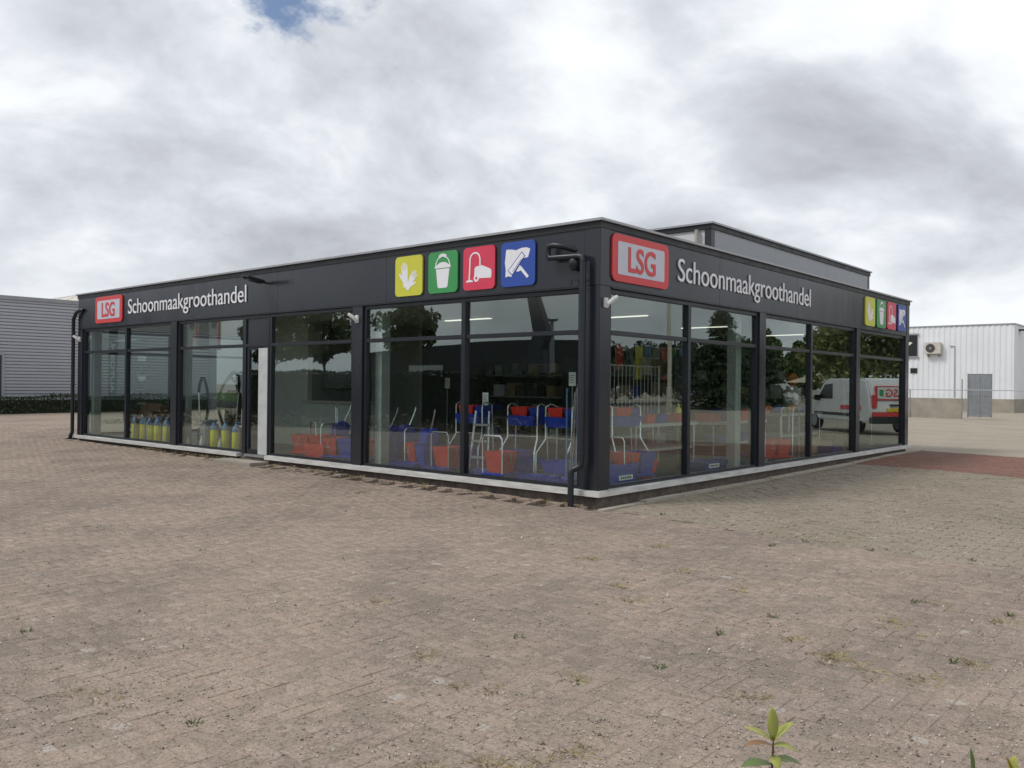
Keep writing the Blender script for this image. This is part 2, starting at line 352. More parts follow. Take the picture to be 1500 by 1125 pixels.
# ground: one sheet to the horizon, with finer sheets above
xs = np.concatenate([[-900, -400, -200, -120, -80], np.arange(-60, 61, 2.0), [80, 120, 200, 400, 900]])
X, Y = np.meshgrid(xs, xs); V = np.stack([X.ravel(), Y.ravel(), (gz(X, Y) - 0.045).ravel()], 1); nx = len(xs)
i, j = np.meshgrid(np.arange(nx - 1), np.arange(nx - 1)); a = (j * nx + i).ravel()
kind(raw_mesh('ground', V, np.stack([a, a + 1, a + 1 + nx, a + nx], 1), PV_YARD), 'structure')
yard = kind(sheet('paved_yard', PV_SAND, -33, 14, -13, -0.47, 0.4, -0.0011, in_main), 'structure')
wyard = kind(sheet('west_yard', PV_MAIN, -33, -16.36, -0.36, 40, 1.0, -0.004), 'structure')
siding = kind(sheet('side_paving', PV_SAND, 0.12, 13, -2.2, 8.7, 0.2, -0.005, in_side), 'structure')
redp = kind(sheet('red_paving', PV_RED, 0.12, 13, 5.6, 13.3, 0.2, -0.006, in_red), 'structure')

# ------------------------------------------------------------------ bricks
def herringbone(x0, x1, y0, y1, w, keep):
    L = []
    i0, i1 = int(x0 / w) - 2, int(x1 / w) + 2; j0, j1 = int(y0 / w) - 2, int(y1 / w) + 2
    I, J = np.meshgrid(np.arange(i0, i1), np.arange(j0, j1)); k = (I - J) % 4
    h = k == 0; v = k == 3
    cx = np.concatenate([(I[h] + 1.0) * w, (I[v] + 0.5) * w]); cy = np.concatenate([(J[h] + 0.5) * w, (J[v] + 1.0) * w])
    vert = np.concatenate([np.zeros(h.sum(), bool), np.ones(v.sum(), bool)])
    m = keep(cx, cy, vert); return cx[m], cy[m], vert[m]
def running(x0, x1, y0, y1, w, keep):
    nx_, ny_ = int((x1 - x0) / (2 * w)) + 2, int((y1 - y0) / w) + 1
    I, J = np.meshgrid(np.arange(nx_), np.arange(ny_))
    cy = (y0 + (J + 0.5) * w).ravel(); cx = (x0 + (I + 0.5 * (J % 2)) * 2 * w).ravel(); vert = np.zeros(cx.shape, bool)
    m = keep(cx, cy, vert); return cx[m], cy[m], vert[m]
def brick_template(l, w, joint, ch, h):
    a, b = l / 2 - joint / 2, w / 2 - joint / 2
    v = [(-a, -b, -h), (a, -b, -h), (a, b, -h), (-a, b, -h), (-a, -b, -ch), (a, -b, -ch), (a, b, -ch), (-a, b, -ch),
         (-a + ch, -b + ch, 0), (a - ch, -b + ch, 0), (a - ch, b - ch, 0), (-a + ch, b - ch, 0)]
    f = [(8, 9, 10, 11)]
    for k in range(4):
        n_ = (k + 1) % 4; f += [(k, n_, 4 + n_, 4 + k), (4 + k, 4 + n_, 8 + n_, 8 + k)]
    return np.array(v, float), np.array(f, int)
def lay(parent, mat, cx, cy, vert, w, joint, ch, field_name, near=300, jit=0.0018, tilt=0.008, drop=0.0):
    n = len(cx); T, F = brick_template(2 * w, w, joint, ch, 0.03)
    z = gz(cx, cy) + RNG.normal(0, jit, n)
    tx = RNG.normal(0, tilt, n); ty = RNG.normal(0, tilt, n); ang = np.where(vert, math.pi / 2, 0) + RNG.normal(0, 0.006, n)
    P = np.stack([cx, cy, z], 1)
    d = P - np.array(CAM); dep = d @ np.array(fw); u = d @ np.array(r2) / dep * FOC; vv = d @ np.array(u2) / dep * FOC
    inf = (dep > 0.5) & (np.abs(u) < 745) & (np.abs(vv) < 560)
    order = np.argsort(np.where(inf, dep, 1e6))[:near]; order = [q for q in order if inf[q]]
    me = bpy.data.meshes.new('paver'); me.from_pydata([tuple(q) for q in T], [], [tuple(q) for q in F]); me.materials.append(mat)
    for q in order:
        o = bpy.data.objects.new('paver', me); COL.objects.link(o); o.parent = parent
        o.location = P[q]; o.rotation_euler = (tx[q], ty[q], ang[q])
    keep = np.ones(n, bool); keep[order] = False
    P, tx, ty, ang = P[keep], tx[keep], ty[keep], ang[keep]; n = len(P)
    c, s = np.cos(ang), np.sin(ang)
    lx = T[:, 0][None] * np.ones((n, 1)); ly = T[:, 1][None] * np.ones((n, 1)); lz = T[:, 2][None] + lx * -ty[:, None] + ly * tx[:, None]
    Vx = P[:, 0:1] + lx * c[:, None] - ly * s[:, None]; Vy = P[:, 1:2] + lx * s[:, None] + ly * c[:, None]; Vz = P[:, 2:3] + lz
    V = np.stack([Vx, Vy, Vz], 2).reshape(-1, 3); FF = (F[None] + (np.arange(n) * len(T))[:, None, None]).reshape(-1, 4)
    kind(raw_mesh(field_name, V, FF, mat, parent), 'stuff')
BW = 0.105
def keep_main(x, y, v):
    top = y + np.where(v, BW, BW / 2)
    bad = (x < 0.35) & (top > np.where((x > -9.0) & (x < -0.45), -0.44, -0.17)) & (x > -16.6)
    return in_main(x, y) & ~bad & (x > -24) & (y > -9.4)
cx, cy, ve = herringbone(-24, 11, -9.4, 1.5, BW, keep_main)
hole = (RNG.random(len(cx)) < 0.12) & (cy > -0.45) & (cx < 0.2)
lay(yard, PV_MAIN, cx[~hole], cy[~hole], ve[~hole], BW, 0.007, 0.003, 'brick_field', jit=0.0017)
cx, cy, ve = running(0.35, 11, -1.6, 8.7, BW, lambda x, y, v: in_side(x, y) & (x > 0.42))
lay(siding, PV_SIDE, cx, cy, ve, BW, 0.010, 0.004, 'brick_field', jit=0.003, tilt=0.012)
cx, cy, ve = running(0.35, 11, 5.9, 13.3, BW, lambda x, y, v: in_red(x, y) & (x > 0.3))
lay(redp, PV_RED, cx, cy, ve, BW, 0.007, 0.003, 'brick_field', near=200)
kind(sheet('edge_soil', SOIL, -16.4, 0.14, -0.62, 0.05, 0.2, -0.034), 'structure')
edge = thing('brick_edging', 'toothed row of end bricks with open gaps along the front with the door', 'edging')
T_, F_ = brick_template(0.21, BW, 0.007, 0.004, 0.05); em = bpy.data.meshes.new('edge_brick'); em.from_pydata([tuple(q) for q in T_], [], [tuple(q) for q in F_]); em.materials.append(PV_MAIN)
def edge_brick(x_, y_, a_, dz=0.0):
    o_ = bpy.data.objects.new('edge_brick', em); COL.objects.link(o_); o_.parent = edge; o_.location = (x_, y_, gzf(x_, y_) + dz + random.gauss(0, .004)); o_.rotation_euler = (random.gauss(0, .03), random.gauss(0, .03), a_ + random.gauss(0, .04))
xe = -8.9
while xe < -0.5:
    if not -8.8 < xe < -7.4:
        edge_brick(xe, -0.335, math.pi / 2); edge_brick(xe + 0.004, -0.118, math.pi / 2, 0.006)
        for q in (0.16, 0.27):
            if random.random() < 0.75: edge_brick(xe + q, -0.075, 0 if random.random() < .6 else 0.1, 0.002)
            if random.random() < 0.22: edge_brick(xe + q, -0.30, math.pi / 2 + .1, -0.012)
    xe += 0.42
# kerb stones against the side plinth
kb = thing('kerb_edging', 'row of grey concrete edging stones along the doorless side of the shop', 'kerb')
yk = -0.30
while yk < 12.8:
    l = 0.98
    box('kerb_stone', CONC, (0.20, yk, -0.03), (0.31, yk + l - 0.015, gzf(0.3, yk) + 0.028 + random.uniform(-.006, .006)), kb, 0.008); yk += l
# far surfaces
kind(sheet('road', PV_ROAD, -80, 60, -27.5, -19, 2.0, 0.004), 'structure')
kind(sheet('lawn', GRASSM, -120, -20, -60, -28, 4.0, 0.004), 'structure')
bed = kind(sheet('planting_bed', SOIL, -26, 12, -18, -8, 0.5, 0.01, lambda x, y: y < -np.where(x < -9.5, 8.7 + (x + 14.5) * 0.55, np.minimum(11.4 + (x + 9.5) * 0.1, 12.5))), 'structure')
kind(MB().prism([(5.0, -7.75), (6.75, -6.15), (7.5, -6.9), (5.7, -8.4)], lambda u, v, d: (u, v, d), -0.04, 0.035).build('planting_strip', SOIL), 'structure')
# door step slab
tag(MB().box(-8.75, -0.42, 0.02, -7.45, -0.02, gzf(-8, -.2) + 0.035).build('door_step', CONC, bevel=0.008), 'low concrete slab step in front of the glass shop door', 'step')

# ------------------------------------------------------------------ the shop
ZF, ZS, ZSB, ZFB, ZFT, ZT = 0.215, 0.235, 0.166, 2.915, 3.66, 3.777
LX, RY = -15.98, 13.15
shop = thing('shop_building', 'single storey anthracite shop with big glass fronts and roof box', 'building')
# plinth below the sills, sill lengths
MB().box(LX, 0.05, -0.1, -8.52, 0.2, ZSB).box(-7.52, 0.05, -0.1, -0.062, 0.2, ZSB).build('plinth', PLINTH, shop)
box('plinth', PLINTH, (-0.2, 0.046, -0.1), (-0.046, RY - 0.02, ZSB), shop)
box('plinth', PLINTH, (-8.52, 0.03, -0.1), (-7.52, 0.2, 0.18), shop)
box('plinth', PLINTH, (LX + 0.05, 0.2, -0.1), (LX + 0.2, RY - 0.02, ZSB), shop)
def sill_poly(): return [(0.0, ZSB + 0.012), (0.0, ZS + 0.012), (0.02, ZS + 0.012), (0.062, ZS), (0.062, ZSB), (0.05, ZSB)]
for x0, x1 in ((LX - 0.06, -11.115), (-11.112, -8.50), (-7.545, -4.925), (-4.922, -2.49), (-2.487, 0.06)):
    MB().prism([(d, z) for d, z in [(-0.09, ZSB), (-0.09, ZS + 0.006), (0.02, ZS + 0.004), (0.062, ZS), (0.062, ZSB)]], lambda u, v, d: (d, -u, v), x0, x1).build('sill', SILL, shop)
for y0, y1 in ((-0.0595, 0.9), (0.903, 4.85), (4.853, 9.6), (9.603, RY + 0.06)):
    MB().prism([(-0.09, ZSB), (-0.09, ZS + 0.0065), (0.02, ZS + 0.0045), (0.0615, ZS), (0.0615, ZSB + .0005)], lambda u, v, d: (u, d, v), y0 if y0 > 0 else -0.0615, y1).build('sill', SILL, shop)
MB().box(LX - 0.06, 0.02, ZSB, LX + 0.09, 4.9, ZS + 0.005).build('sill', SILL, shop)
# corner and intermediate posts (0.25 wide, standing proud of the frames)
def post(face, u0, u1, d0=-0.20, d1=0.0, z0=ZS + 0.0035, z1=ZFB - 0.004):
    m = MB(); m.prism([(u0, z0), (u1, z0), (u1, z1), (u0, z1)], face, d0, d1); return m.build('post', ANTH, shop, bevel=0.004)
MB().box(-0.30, 0.0, ZS + 0.003, 0.0, 0.245, ZFB - 0.003).build('post', ANTH, shop, bevel=0.004)
post(FL, LX, LX + 0.25); post(FL, -11.24, -10.99); post(FL, -5.045, -4.795)
post(FR, 4.755, 5.005); post(FR, 9.495, 9.72); post(FR, 12.90, RY)
# post below the fascia on the corner carries on up
MB().box(-0.245, -0.006, ZFB, 0.006, 0.235, ZFT).build('corner_casing', ANTH, shop, bevel=0.004)
box('corner_casing', ANTH, (-0.004, 12.95, ZFB), (0.006, RY + 0.004, ZFT), shop)
# fascia panels with joints
def fascia(face, cuts, name='fascia_panel'):
    for a_, b_ in zip(cuts[:-1], cuts[1:]):
        m = MB(); m.prism([(a_ + 0.003, ZFB), (b_ - 0.003, ZFB), (b_ - 0.003, ZFT), (a_ + 0.003, ZFT)], face, -0.05, random.uniform(-0.001, 0.001)); m.build(name, ANTH, shop)
fascia(FL, [LX, -13.35, -10.3, -7.25, -4.2, -0.246]); fascia(FR, [0.236, 3.28, 6.33, 9.38, 12.949])
MB().box(LX, 0.06, ZFB, -0.1, 0.20, ZFT).box(-0.2, 0.2, ZFB, -0.06, RY - 0.05, ZFT).build('fascia_backing', BLACK, shop)
MB().box(LX - 0.0, 0.051, ZFB, LX + 0.05, RY - 0.01, ZFT).build('fascia_panel', ANTH, shop)
MB().box(LX, RY - 0.06, -0.1, -0.051, RY, ZFT).build('rear_wall', ANTH, shop)
# drip profile between fascia and windows
def band(face, u0, u1, z0, z1, d0, d1, name, mat=FRAME):
    m = MB(); m.prism([(u0, z0), (u1, z0), (u1, z1), (u0, z1)], face, d0, d1); return m.build(name, mat, shop)
band(FL, LX, -0.31, ZFB - 0.022, ZFB - 0.005, -0.05, 0.012, 'drip_edge'); band(FR, 0.25, RY, ZFB - 0.022, ZFB - 0.005, -0.05, 0.012, 'drip_edge')
# coping: pale metal edge over a dark band
def coping(x0, y0, x1, y1, zt, parent, ov=0.055):
    for (a_, b_, c_, d_) in ((x0, y0, x1, y0), (x1, y0, x1, y1), (x0, y1, x1, y1), (x0, y0, x0, y1)):
        w_ = 0.24
        if b_ == d_:
            s_ = -1 if b_ == y0 else 1; ya, yb = b_ + s_ * ov, b_ - s_ * w_
            box('coping', ALU, (x0 - ov, ya, zt - 0.032), (x1 + ov, yb, zt), parent)
            box('coping_band', BLACK, (x0 - 0.018, b_ + s_ * 0.018, zt - 0.118), (x1 + 0.018, yb, zt - 0.0325), parent)
        else:
            s_ = -1 if a_ == x0 else 1; xa, xb = a_ + s_ * ov, a_ - s_ * w_
            box('coping', ALU, (xa, y0 + w_ + .001, zt - 0.0321), (xb, y1 - w_ - .001, zt - 0.0001), parent)
            box('coping_band', BLACK, (a_ + s_ * 0.018, y0 + w_ + .001, zt - 0.1181), (xb, y1 - w_ - .001, zt - 0.0326), parent)
coping(LX, 0.0, 0.0, RY, ZT, shop)
box('roof', ROOF, (LX + 0.06, 0.21, 3.45), (-0.21, RY - 0.07, 3.60), shop)
# roof box set back on the roof
ax, ay0, ay1, lz = -0.80, 4.50, 12.68, 4.505
rb = MB().box(-8.0, ay0 + 0.02, 3.601, ax - 0.02, ay1 - 0.02, lz - 0.05).build('roof_box', OFFW, shop)
box('roof_box_corner', FRAME, (ax - 0.13, ay0, 3.601), (ax, ay0 + 0.13, lz - 0.11), rb)
box('roof_box_corner', FRAME, (ax - 0.10, ay1 - 0.10, 3.601), (ax - .001, ay1, lz - 0.11), rb)
cutsr = [ay0 + 0.131, 7.2, 9.95, ay1 - 0.101]
for a_, b_ in zip(cutsr[:-1], cutsr[1:]): box('roof_box_panel', LGREY, (ax - 0.019, a_ + 0.003, 3.601), (ax - 0.008, b_ - 0.003, lz - 0.115), rb)
coping(-8.0, ay0, ax, ay1, lz, rb, 0.05)
MB().tube([(-1.06, ay0 - 0.05, 3.6), (-1.06, ay0 - 0.05, lz - 0.12)], 0.035, 10).build('vent_pipe', pm('vent_pipe_grey', (0.40, 0.38, 0.34), 0.6), rb, True)

# window frames and panes -------------------------------------------------------
FD0, FD1 = -0.115, -0.035           # frame depth range, set back behind the posts
def frame_bar(face, u0, u1, z0, z1, name, d0=FD0, d1=FD1):
    m = MB(); m.prism([(u0, z0), (u1, z0), (u1, z1), (u0, z1)], face, d0, d1); return m.build(name, FRAME, shop, bevel=0.004)
ZTR0, ZTR1 = 2.285, 2.345
def pane(face, u0, u1, z0, z1):
    q = [random.uniform(-0.003, 0.003) for _ in range(3)]; um, zm = (u0 + u1) / 2, (z0 + z1) / 2      # no pane hangs perfectly true
    tilt = lambda u, v, d: face(u, v, d + q[0] * (u - um) / (u1 - u0) + q[1] * (v - zm) / (z1 - z0))
    m = MB(); m.prism([(u0, z0), (u1, z0), (u1, z1), (u0, z1)], tilt, -0.080, -0.074); return m.build('window_pane', GLASS, shop)
def bay(face, u0, u1, mulls, lower=True):
    zb, zt = ZS + 0.007, ZFB - 0.024
    frame_bar(face, u0, u1, zb, zb + 0.045, 'frame_bottom'); frame_bar(face, u0, u1, zt - 0.06, zt, 'frame_top')
    frame_bar(face, u0, u0 + 0.07, zb + 0.0455, zt - 0.0605, 'frame_side'); frame_bar(face, u1 - 0.07, u1, zb + 0.0455, zt - 0.0605, 'frame_side')
    edges = [u0 + 0.07]
    for c in mulls:
        frame_bar(face, c - 0.045, c + 0.045, zb + 0.0455, zt - 0.0605, 'mullion', FD0, FD1 + 0.012); edges += [c - 0.0455, c + 0.0455]
    edges.append(u1 - 0.07)
    for k in range(0, len(edges), 2):
        frame_bar(face, edges[k] + .0005, edges[k + 1] - .0005, ZTR0, ZTR1, 'transom')
        pane(face, edges[k] - 0.01, edges[k + 1] + 0.01, zb + 0.035, ZTR0 + 0.01); pane(face, edges[k] - 0.01, edges[k + 1] + 0.01, ZTR1 - 0.01, zt - 0.05)
bay(FL, LX + 0.251, -11.241, [-13.40]); bay(FL, -10.989, -8.40, []); bay(FL, -7.55, -5.046, []); bay(FL, -4.794, -0.301, [-2.48])
bay(FR, 0.246, 4.754, [2.385]); bay(FR, 5.006, 9.494, [7.10]); bay(FR, 9.721, 12.899, [])
FW = lambda u, v, d: (LX - d, u, v)
bay(FW, 0.05, 4.75, [2.40])
box('end_wall', ANTH, (LX, 4.76, -0.1), (LX + 0.15, RY - .07, ZFB - .001), shop)
# door between two window bays
door = thing('shop_door', 'narrow glass shop door with a wide white strip', 'door', (-8.4, 0, 0))
dx = lambda v: v + 8.4
for a_, b_ in ((-8.40, -8.34), (-7.61, -7.55)): box('frame_side', FRAME, (dx(a_), 0.03, 0.181), (dx(b_), 0.115, 2.89), door, 0.003)
box('frame_top', FRAME, (dx(-8.339), 0.03, 2.83), (dx(-7.611), 0.115, 2.89), door); box('transom', FRAME, (dx(-8.339), 0.028, 2.285), (dx(-7.611), 0.116, 2.345), door)
box('top_panel', ANTH, (dx(-8.339), 0.055, 2.346), (dx(-7.611), 0.09, 2.829), door)
box('threshold', STEEL, (dx(-8.339), 0.0, 0.181), (dx(-7.611), 0.13, 0.225), door)
box('leaf_frame', FRAME, (dx(-8.325), 0.05, 0.227), (dx(-8.26), 0.105, 2.284), door); box('leaf_frame', FRAME, (dx(-8.259), 0.05, 0.227), (dx(-7.94), 0.105, 0.32), door)
box('leaf_frame', FRAME, (dx(-8.259), 0.05, 2.23), (dx(-7.94), 0.105, 2.284), door)
box('glass', GLASS, (dx(-8.262), 0.075, 0.318), (dx(-7.935), 0.081, 2.232), door)
wp = box('white_panel', pm('door_panel_white', (0.50, 0.53, 0.53), 0.35), (dx(-7.935), 0.045, 0.23), (dx(-7.62), 0.10, 2.26), door, 0.004)
# interior shell
box('interior_floor', IFLOOR, (LX + 0.2, 0.125, 0.05), (-0.125, RY - 0.07, ZF), shop)
box('ceiling', ICEIL, (LX + 0.2, 0.21, 2.93), (-0.21, RY - 0.07, 2.99), shop)
box('interior_wall', IWALL, (LX + 0.2, 5.2, ZF + .001), (-9.01, 5.3, 2.929), shop)
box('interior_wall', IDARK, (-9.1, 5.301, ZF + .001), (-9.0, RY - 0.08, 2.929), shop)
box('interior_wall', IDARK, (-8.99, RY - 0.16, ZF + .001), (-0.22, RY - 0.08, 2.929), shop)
box('interior_partition', IWALL, (-11.0, 2.2, ZF + .001), (-9.37, 2.32, 2.929), shop)
box('interior_partition', pm('interior_grey_wall', (0.28, 0.29, 0.29), 0.8), (-11.3, 3.6, ZF + .001), (-8.7, 3.7, 2.929), shop)
for x_, y_ in ((-4.62, 0.30), (-11.12, 0.30), (-15.6, 0.30)): box('inner_column', pm('column_grey', (0.36, 0.38, 0.37), 0.7), (x_ - 0.08, y_ - 0.09, ZF + .001), (x_ + 0.08, y_ + 0.09, 2.929), shop)
for y_ in (4.45, 9.95): box('inner_column', pm('column_grey', (0.36, 0.38, 0.37), 0.7), (-0.40, y_ - 0.1, ZF + .001), (-0.24, y_ + 0.1, 2.929), shop)
# downpipes
dp = MB(); ZP = gzf(-0.3, -0.2)
dp.tube([(-0.19, -0.115, 3.22), (-0.19, -0.115, 0.62), (-0.20, -0.12, 0.56), (-0.24, -0.15, 0.53), (-0.285, -0.175, 0.51), (-0.30, -0.185, 0.46), (-0.30, -0.185, ZP - 0.05)], 0.042, 14)
dp.tube([(-0.40, 0.02, 3.40), (-0.52, -0.08, 3.45), (-0.66, -0.115, 3.475), (-0.745, -0.115, 3.475), (-0.775, -0.115, 3.45), (-0.775, -0.115, 3.35), (-0.74, -0.115, 3.31), (-0.27, -0.115, 3.295), (-0.205, -0.115, 3.28), (-0.19, -0.115, 3.22)], 0.040, 14)
for z_ in (2.86, 1.55, 0.80, 0.72): dp.lathe([(0.048, z_ - 0.02), (0.048, z_ + 0.02)], (-0.19, -0.115, 0), 14)
pipe = dp.build('downpipe', PIPE, shop, True)
MB().lathe([(0.06, 0), (0.085, -0.03), (0.085, -0.11), (0.05, -0.16), (0.04, -0.17)], (-0.36, -0.06, 3.29), 12).build('outlet_hopper', PIPE, pipe, True)
MB().box(-0.42, -0.10, 2.985, -0.19, -0.085, 3.005).box(-0.40, -0.1, 2.93, -0.385, -0.085, 2.985).build('pipe_bracket', BLACKP, pipe)
dp = MB(); xl = LX - 0.10; zl = gzf(xl, -.1)
dp.tube([(xl + 0.45, -0.02, 3.36), (xl + 0.35, -0.07, 3.36), (xl + 0.18, -0.075, 3.32), (xl + 0.02, -0.075, 3.17), (xl, -0.075, 3.10), (xl, -0.075, 0.30), (xl - 0.02, -0.10, 0.24), (xl - 0.05, -0.12, zl - 0.03)], 0.045, 12)
for z_ in (2.80, 1.5): dp.box(xl, -0.08, z_, LX + 0.02, -0.05, z_ + 0.02)
dp.build('downpipe', PIPE, shop, True)

# ------------------------------------------------------------------ signs
def text_parts(txt, face, u0, v0, width, height, d0, d1, mat, parent, offset=0.0, name='letter'):
    cu = bpy.data.curves.new('t', 'FONT'); cu.body = txt; cu.offset = offset; cu.fill_mode = 'BOTH'; cu.extrude = 0.0; cu.resolution_u = 6
    ob = bpy.data.objects.new('t', cu); COL.objects.link(ob); bpy.context.view_layer.update()
    me = bpy.data.meshes.new_from_object(ob.evaluated_get(bpy.context.evaluated_depsgraph_get()))
    bpy.data.objects.remove(ob); bpy.data.curves.remove(cu)
    bm = bmesh.new(); bm.from_mesh(me); bpy.data.meshes.remove(me)
    bmesh.ops.remove_doubles(bm, verts=bm.verts, dist=1e-5)
    xs_ = [v.co.x for v in bm.verts]; ys_ = [v.co.y for v in bm.verts]; xa, xb, ya, yb = min(xs_), max(xs_), min(ys_), max(ys_)
    for v in bm.verts: v.co.x = (v.co.x - xa) / (xb - xa) * width + u0; v.co.y = (v.co.y - ya) / (yb - ya) * height + v0
    seen = set(); out = []
    bm.faces.ensure_lookup_table()
    for f in bm.faces:
        if f.index in seen: continue
        st = [f]; isl = []; seen.add(f.index)
        while st:
            q = st.pop(); isl.append(q)
            for e in q.edges:
                for g in e.link_faces:
                    if g.index not in seen: seen.add(g.index); st.append(g)
        b2 = bmesh.new(); mp_ = {}
        for q in isl:
            vs = []
            for v in q.verts:
                if v not in mp_: mp_[v] = b2.verts.new((v.co.x, v.co.y, 0))
                vs.append(mp_[v])
            b2.faces.new(vs)
        ex = bmesh.ops.extrude_face_region(b2, geom=list(b2.faces))
        top = {g for g in ex['geom'] if isinstance(g, bmesh.types.BMVert)}
        for v in b2.verts: v.co = Vector(face(v.co.x, v.co.y, d1 if v in top else d0))
        bmesh.ops.recalc_face_normals(b2, faces=b2.faces)
        m2 = bpy.data.meshes.new(name); b2.to_mesh(m2); b2.free(); m2.materials.append(mat)
        o = bpy.data.objects.new(name, m2); COL.objects.link(o); o.parent = parent; out.append(o)
    bm.free(); return out
def logo_sign(face, u0, label):
    s = thing('shop_sign', label, 'sign')
    w_, z0, z1 = 1.43, 2.995, 3.625
    MB().prism(rrect(u0, z0, u0 + w_, z1, 0.10), face, 0.004, 0.030).build('border_panel', SIGNRED, s)
    MB().prism(rrect(u0 + 0.125, z0 + 0.095, u0 + w_ - 0.125, z1 - 0.095, 0.03), face, 0.0305, 0.034).build('inner_panel', SIGNGREY, s)
    text_parts('LSG', face, u0 + 0.37, 3.137, 0.69, 0.345, 0.0345, 0.042, SIGNRED, s, 0.016)
    return s
logo_sign(FL, -14.93, 'red bordered LSG sign on the fascia of the front with the door')
logo_sign(FR, 0.235, 'red bordered LSG sign beside the building corner on the doorless side')
def word_sign(face, u0, w_, label):
    s = thing('word_sign', label, 'sign lettering')
    text_parts('Schoonmaakgroothandel', face, u0, 3.045, w_, 0.445, 0.006, 0.022, SIGNWHITE, s, -0.002)
word_sign(FL, -13.22, 4.94, 'white letters Schoonmaakgroothandel on the fascia of the front with the door')
word_sign(FR, 1.955, 4.96, 'white letters Schoonmaakgroothandel on the fascia of the doorless side')
def circ(cx_, cy_, r, n=14, a0=0, a1=360): return [(cx_ + r * math.cos(R(a0 + (a1 - a0) * k / n)), cy_ + r * math.sin(R(a0 + (a1 - a0) * k / n))) for k in range(n + (0 if a1 - a0 >= 360 else 1))]
def stroke(pts, w_):
    l, r_ = [], []
    for k, p in enumerate(pts):
        a_ = pts[max(k - 1, 0)]; b_ = pts[min(k + 1, len(pts) - 1)]; dx_, dy_ = b_[0] - a_[0], b_[1] - a_[1]; q = math.hypot(dx_, dy_) or 1
        l.append((p[0] - dy_ / q * w_ / 2, p[1] + dx_ / q * w_ / 2)); r_.append((p[0] + dy_ / q * w_ / 2, p[1] - dx_ / q * w_ / 2))
    return l + r_[::-1]
def glove(ang, cx_, cy_, sc, mir):
    p = [(-.10, -.42), (.10, -.42), (.15, -.02), (.17, .14), (.165, .36), (.12, .37), (.105, .16), (.09, .16), (.085, .44), (.035, .45), (.03, .17), (.01, .17), (-.005, .46), (-.055, .455), (-.055, .17), (-.075, .16), (-.10, .38), (-.15, .36), (-.13, .10), (-.14, .0), (-.25, .14), (-.29, .10), (-.20, -.10), (-.13, -.18)]
    c_, s_ = math.cos(ang), math.sin(ang)
    return [(cx_ + sc * (mir * x * c_ - y * s_), cy_ + sc * (mir * x * s_ + y * c_)) for x, y in p]
ICONS = {
 'gloves': (SQ_Y, [('icon', glove(R(8), 0.36, 0.52, 0.72, 1), SIGNWHITE, 0), ('icon', glove(R(-38), 0.60, 0.37, 0.62, -1), SIGNWHITE, 1)]),
 'bucket': (SQ_G, [('icon', [(.27, .58), (.33, .16), (.36, .12), (.64, .12), (.67, .16), (.73, .58)], SIGNWHITE, 0),
                   ('icon', [(.23, .60), (.77, .60), (.77, .64), (.70, .68), (.60, .73), (.5, .745), (.40, .73), (.30, .68), (.23, .64)], SIGNWHITE, 0),
                   ('icon', stroke([(.25, .62), (.27, .72), (.33, .82), (.42, .875), (.5, .885), (.58, .875), (.67, .82), (.73, .72), (.75, .62)], .028), SIGNWHITE, 1),
                   ('icon', stroke([(.38, .865), (.44, .90), (.5, .91), (.56, .90), (.62, .865)], .075), SIGNWHITE, 2)]),
 'vacuum': (SQ_R, [('icon', [(.36, .30), (.38, .27), (.88, .25), (.90, .29), (.90, .42), (.86, .46), (.60, .56), (.42, .54), (.37, .50)], SIGNWHITE, 0),
                   ('icon', circ(.43, .27, .085, 18), SIGNWHITE, 1), ('icon', circ(.43, .27, .035, 12), SQ_R, 2),
                   ('icon', stroke([(.54, .56), (.54, .72), (.51, .80), (.45, .85), (.38, .865), (.31, .85), (.25, .80), (.22, .72), (.22, .56), (.20, .25)], .038), SIGNWHITE, 1),
                   ('icon', [(.10, .19), (.32, .19), (.32, .215), (.24, .245), (.17, .245), (.10, .215)], SIGNWHITE, 0)]),
 'squeegee': (SQ_B, [('icon', [(.15, .80), (.17, .84), (.32, .83), (.45, .80), (.60, .84), (.75, .84), (.86, .80), (.80, .62), (.60, .60), (.45, .40), (.32, .22), (.24, .24), (.14, .22), (.15, .38), (.12, .55), (.14, .68)], SIGNWHITE, 0),
                     ('icon', [(.21, .36), (.62, .76), (.72, .66), (.34, .24)], SQ_B, 1), ('icon', [(.235, .36), (.62, .735), (.695, .66), (.345, .27)], SIGNWHITE, 2),
                     ('icon', stroke([(.36, .33), (.61, .59)], .012), SQ_B, 3),
                     ('icon', [(.46, .33), (.57, .46), (.64, .40), (.83, .20), (.78, .16), (.60, .34), (.53, .32)], SIGNWHITE, 3)]),
}
def icon_sign(face, u0, key, label):
    s = thing('icon_sign', label, 'sign'); col, parts = ICONS[key]; z0 = 2.987; sz = 0.628
    MB().prism(rrect(u0, z0, u0 + sz, z0 + sz, 0.07), face, 0.004, 0.028).build('panel', col, s)
    for nm, poly, mt, lv in parts:
        MB().prism([(u0 + sz * a_, z0 + sz * b_) for a_, b_ in poly], face, 0.0282, 0.0305 + 0.0014 * lv).build(nm, mt, s)
for (uL, uR_), k, l in zip([(-3.953, 9.94), (-3.190, 10.69), (-2.443, 11.41), (-1.696, 12.19)], ('gloves', 'bucket', 'vacuum', 'squeegee'),
                           ('yellow square sign with white rubber gloves', 'green square sign with white bucket', 'red square sign with white vacuum cleaner', 'blue square sign with white window squeegee')):
    icon_sign(FL, uL, k, l + ' above the front with the door'); icon_sign(FR, uR_, k, l + ' above the doorless side')

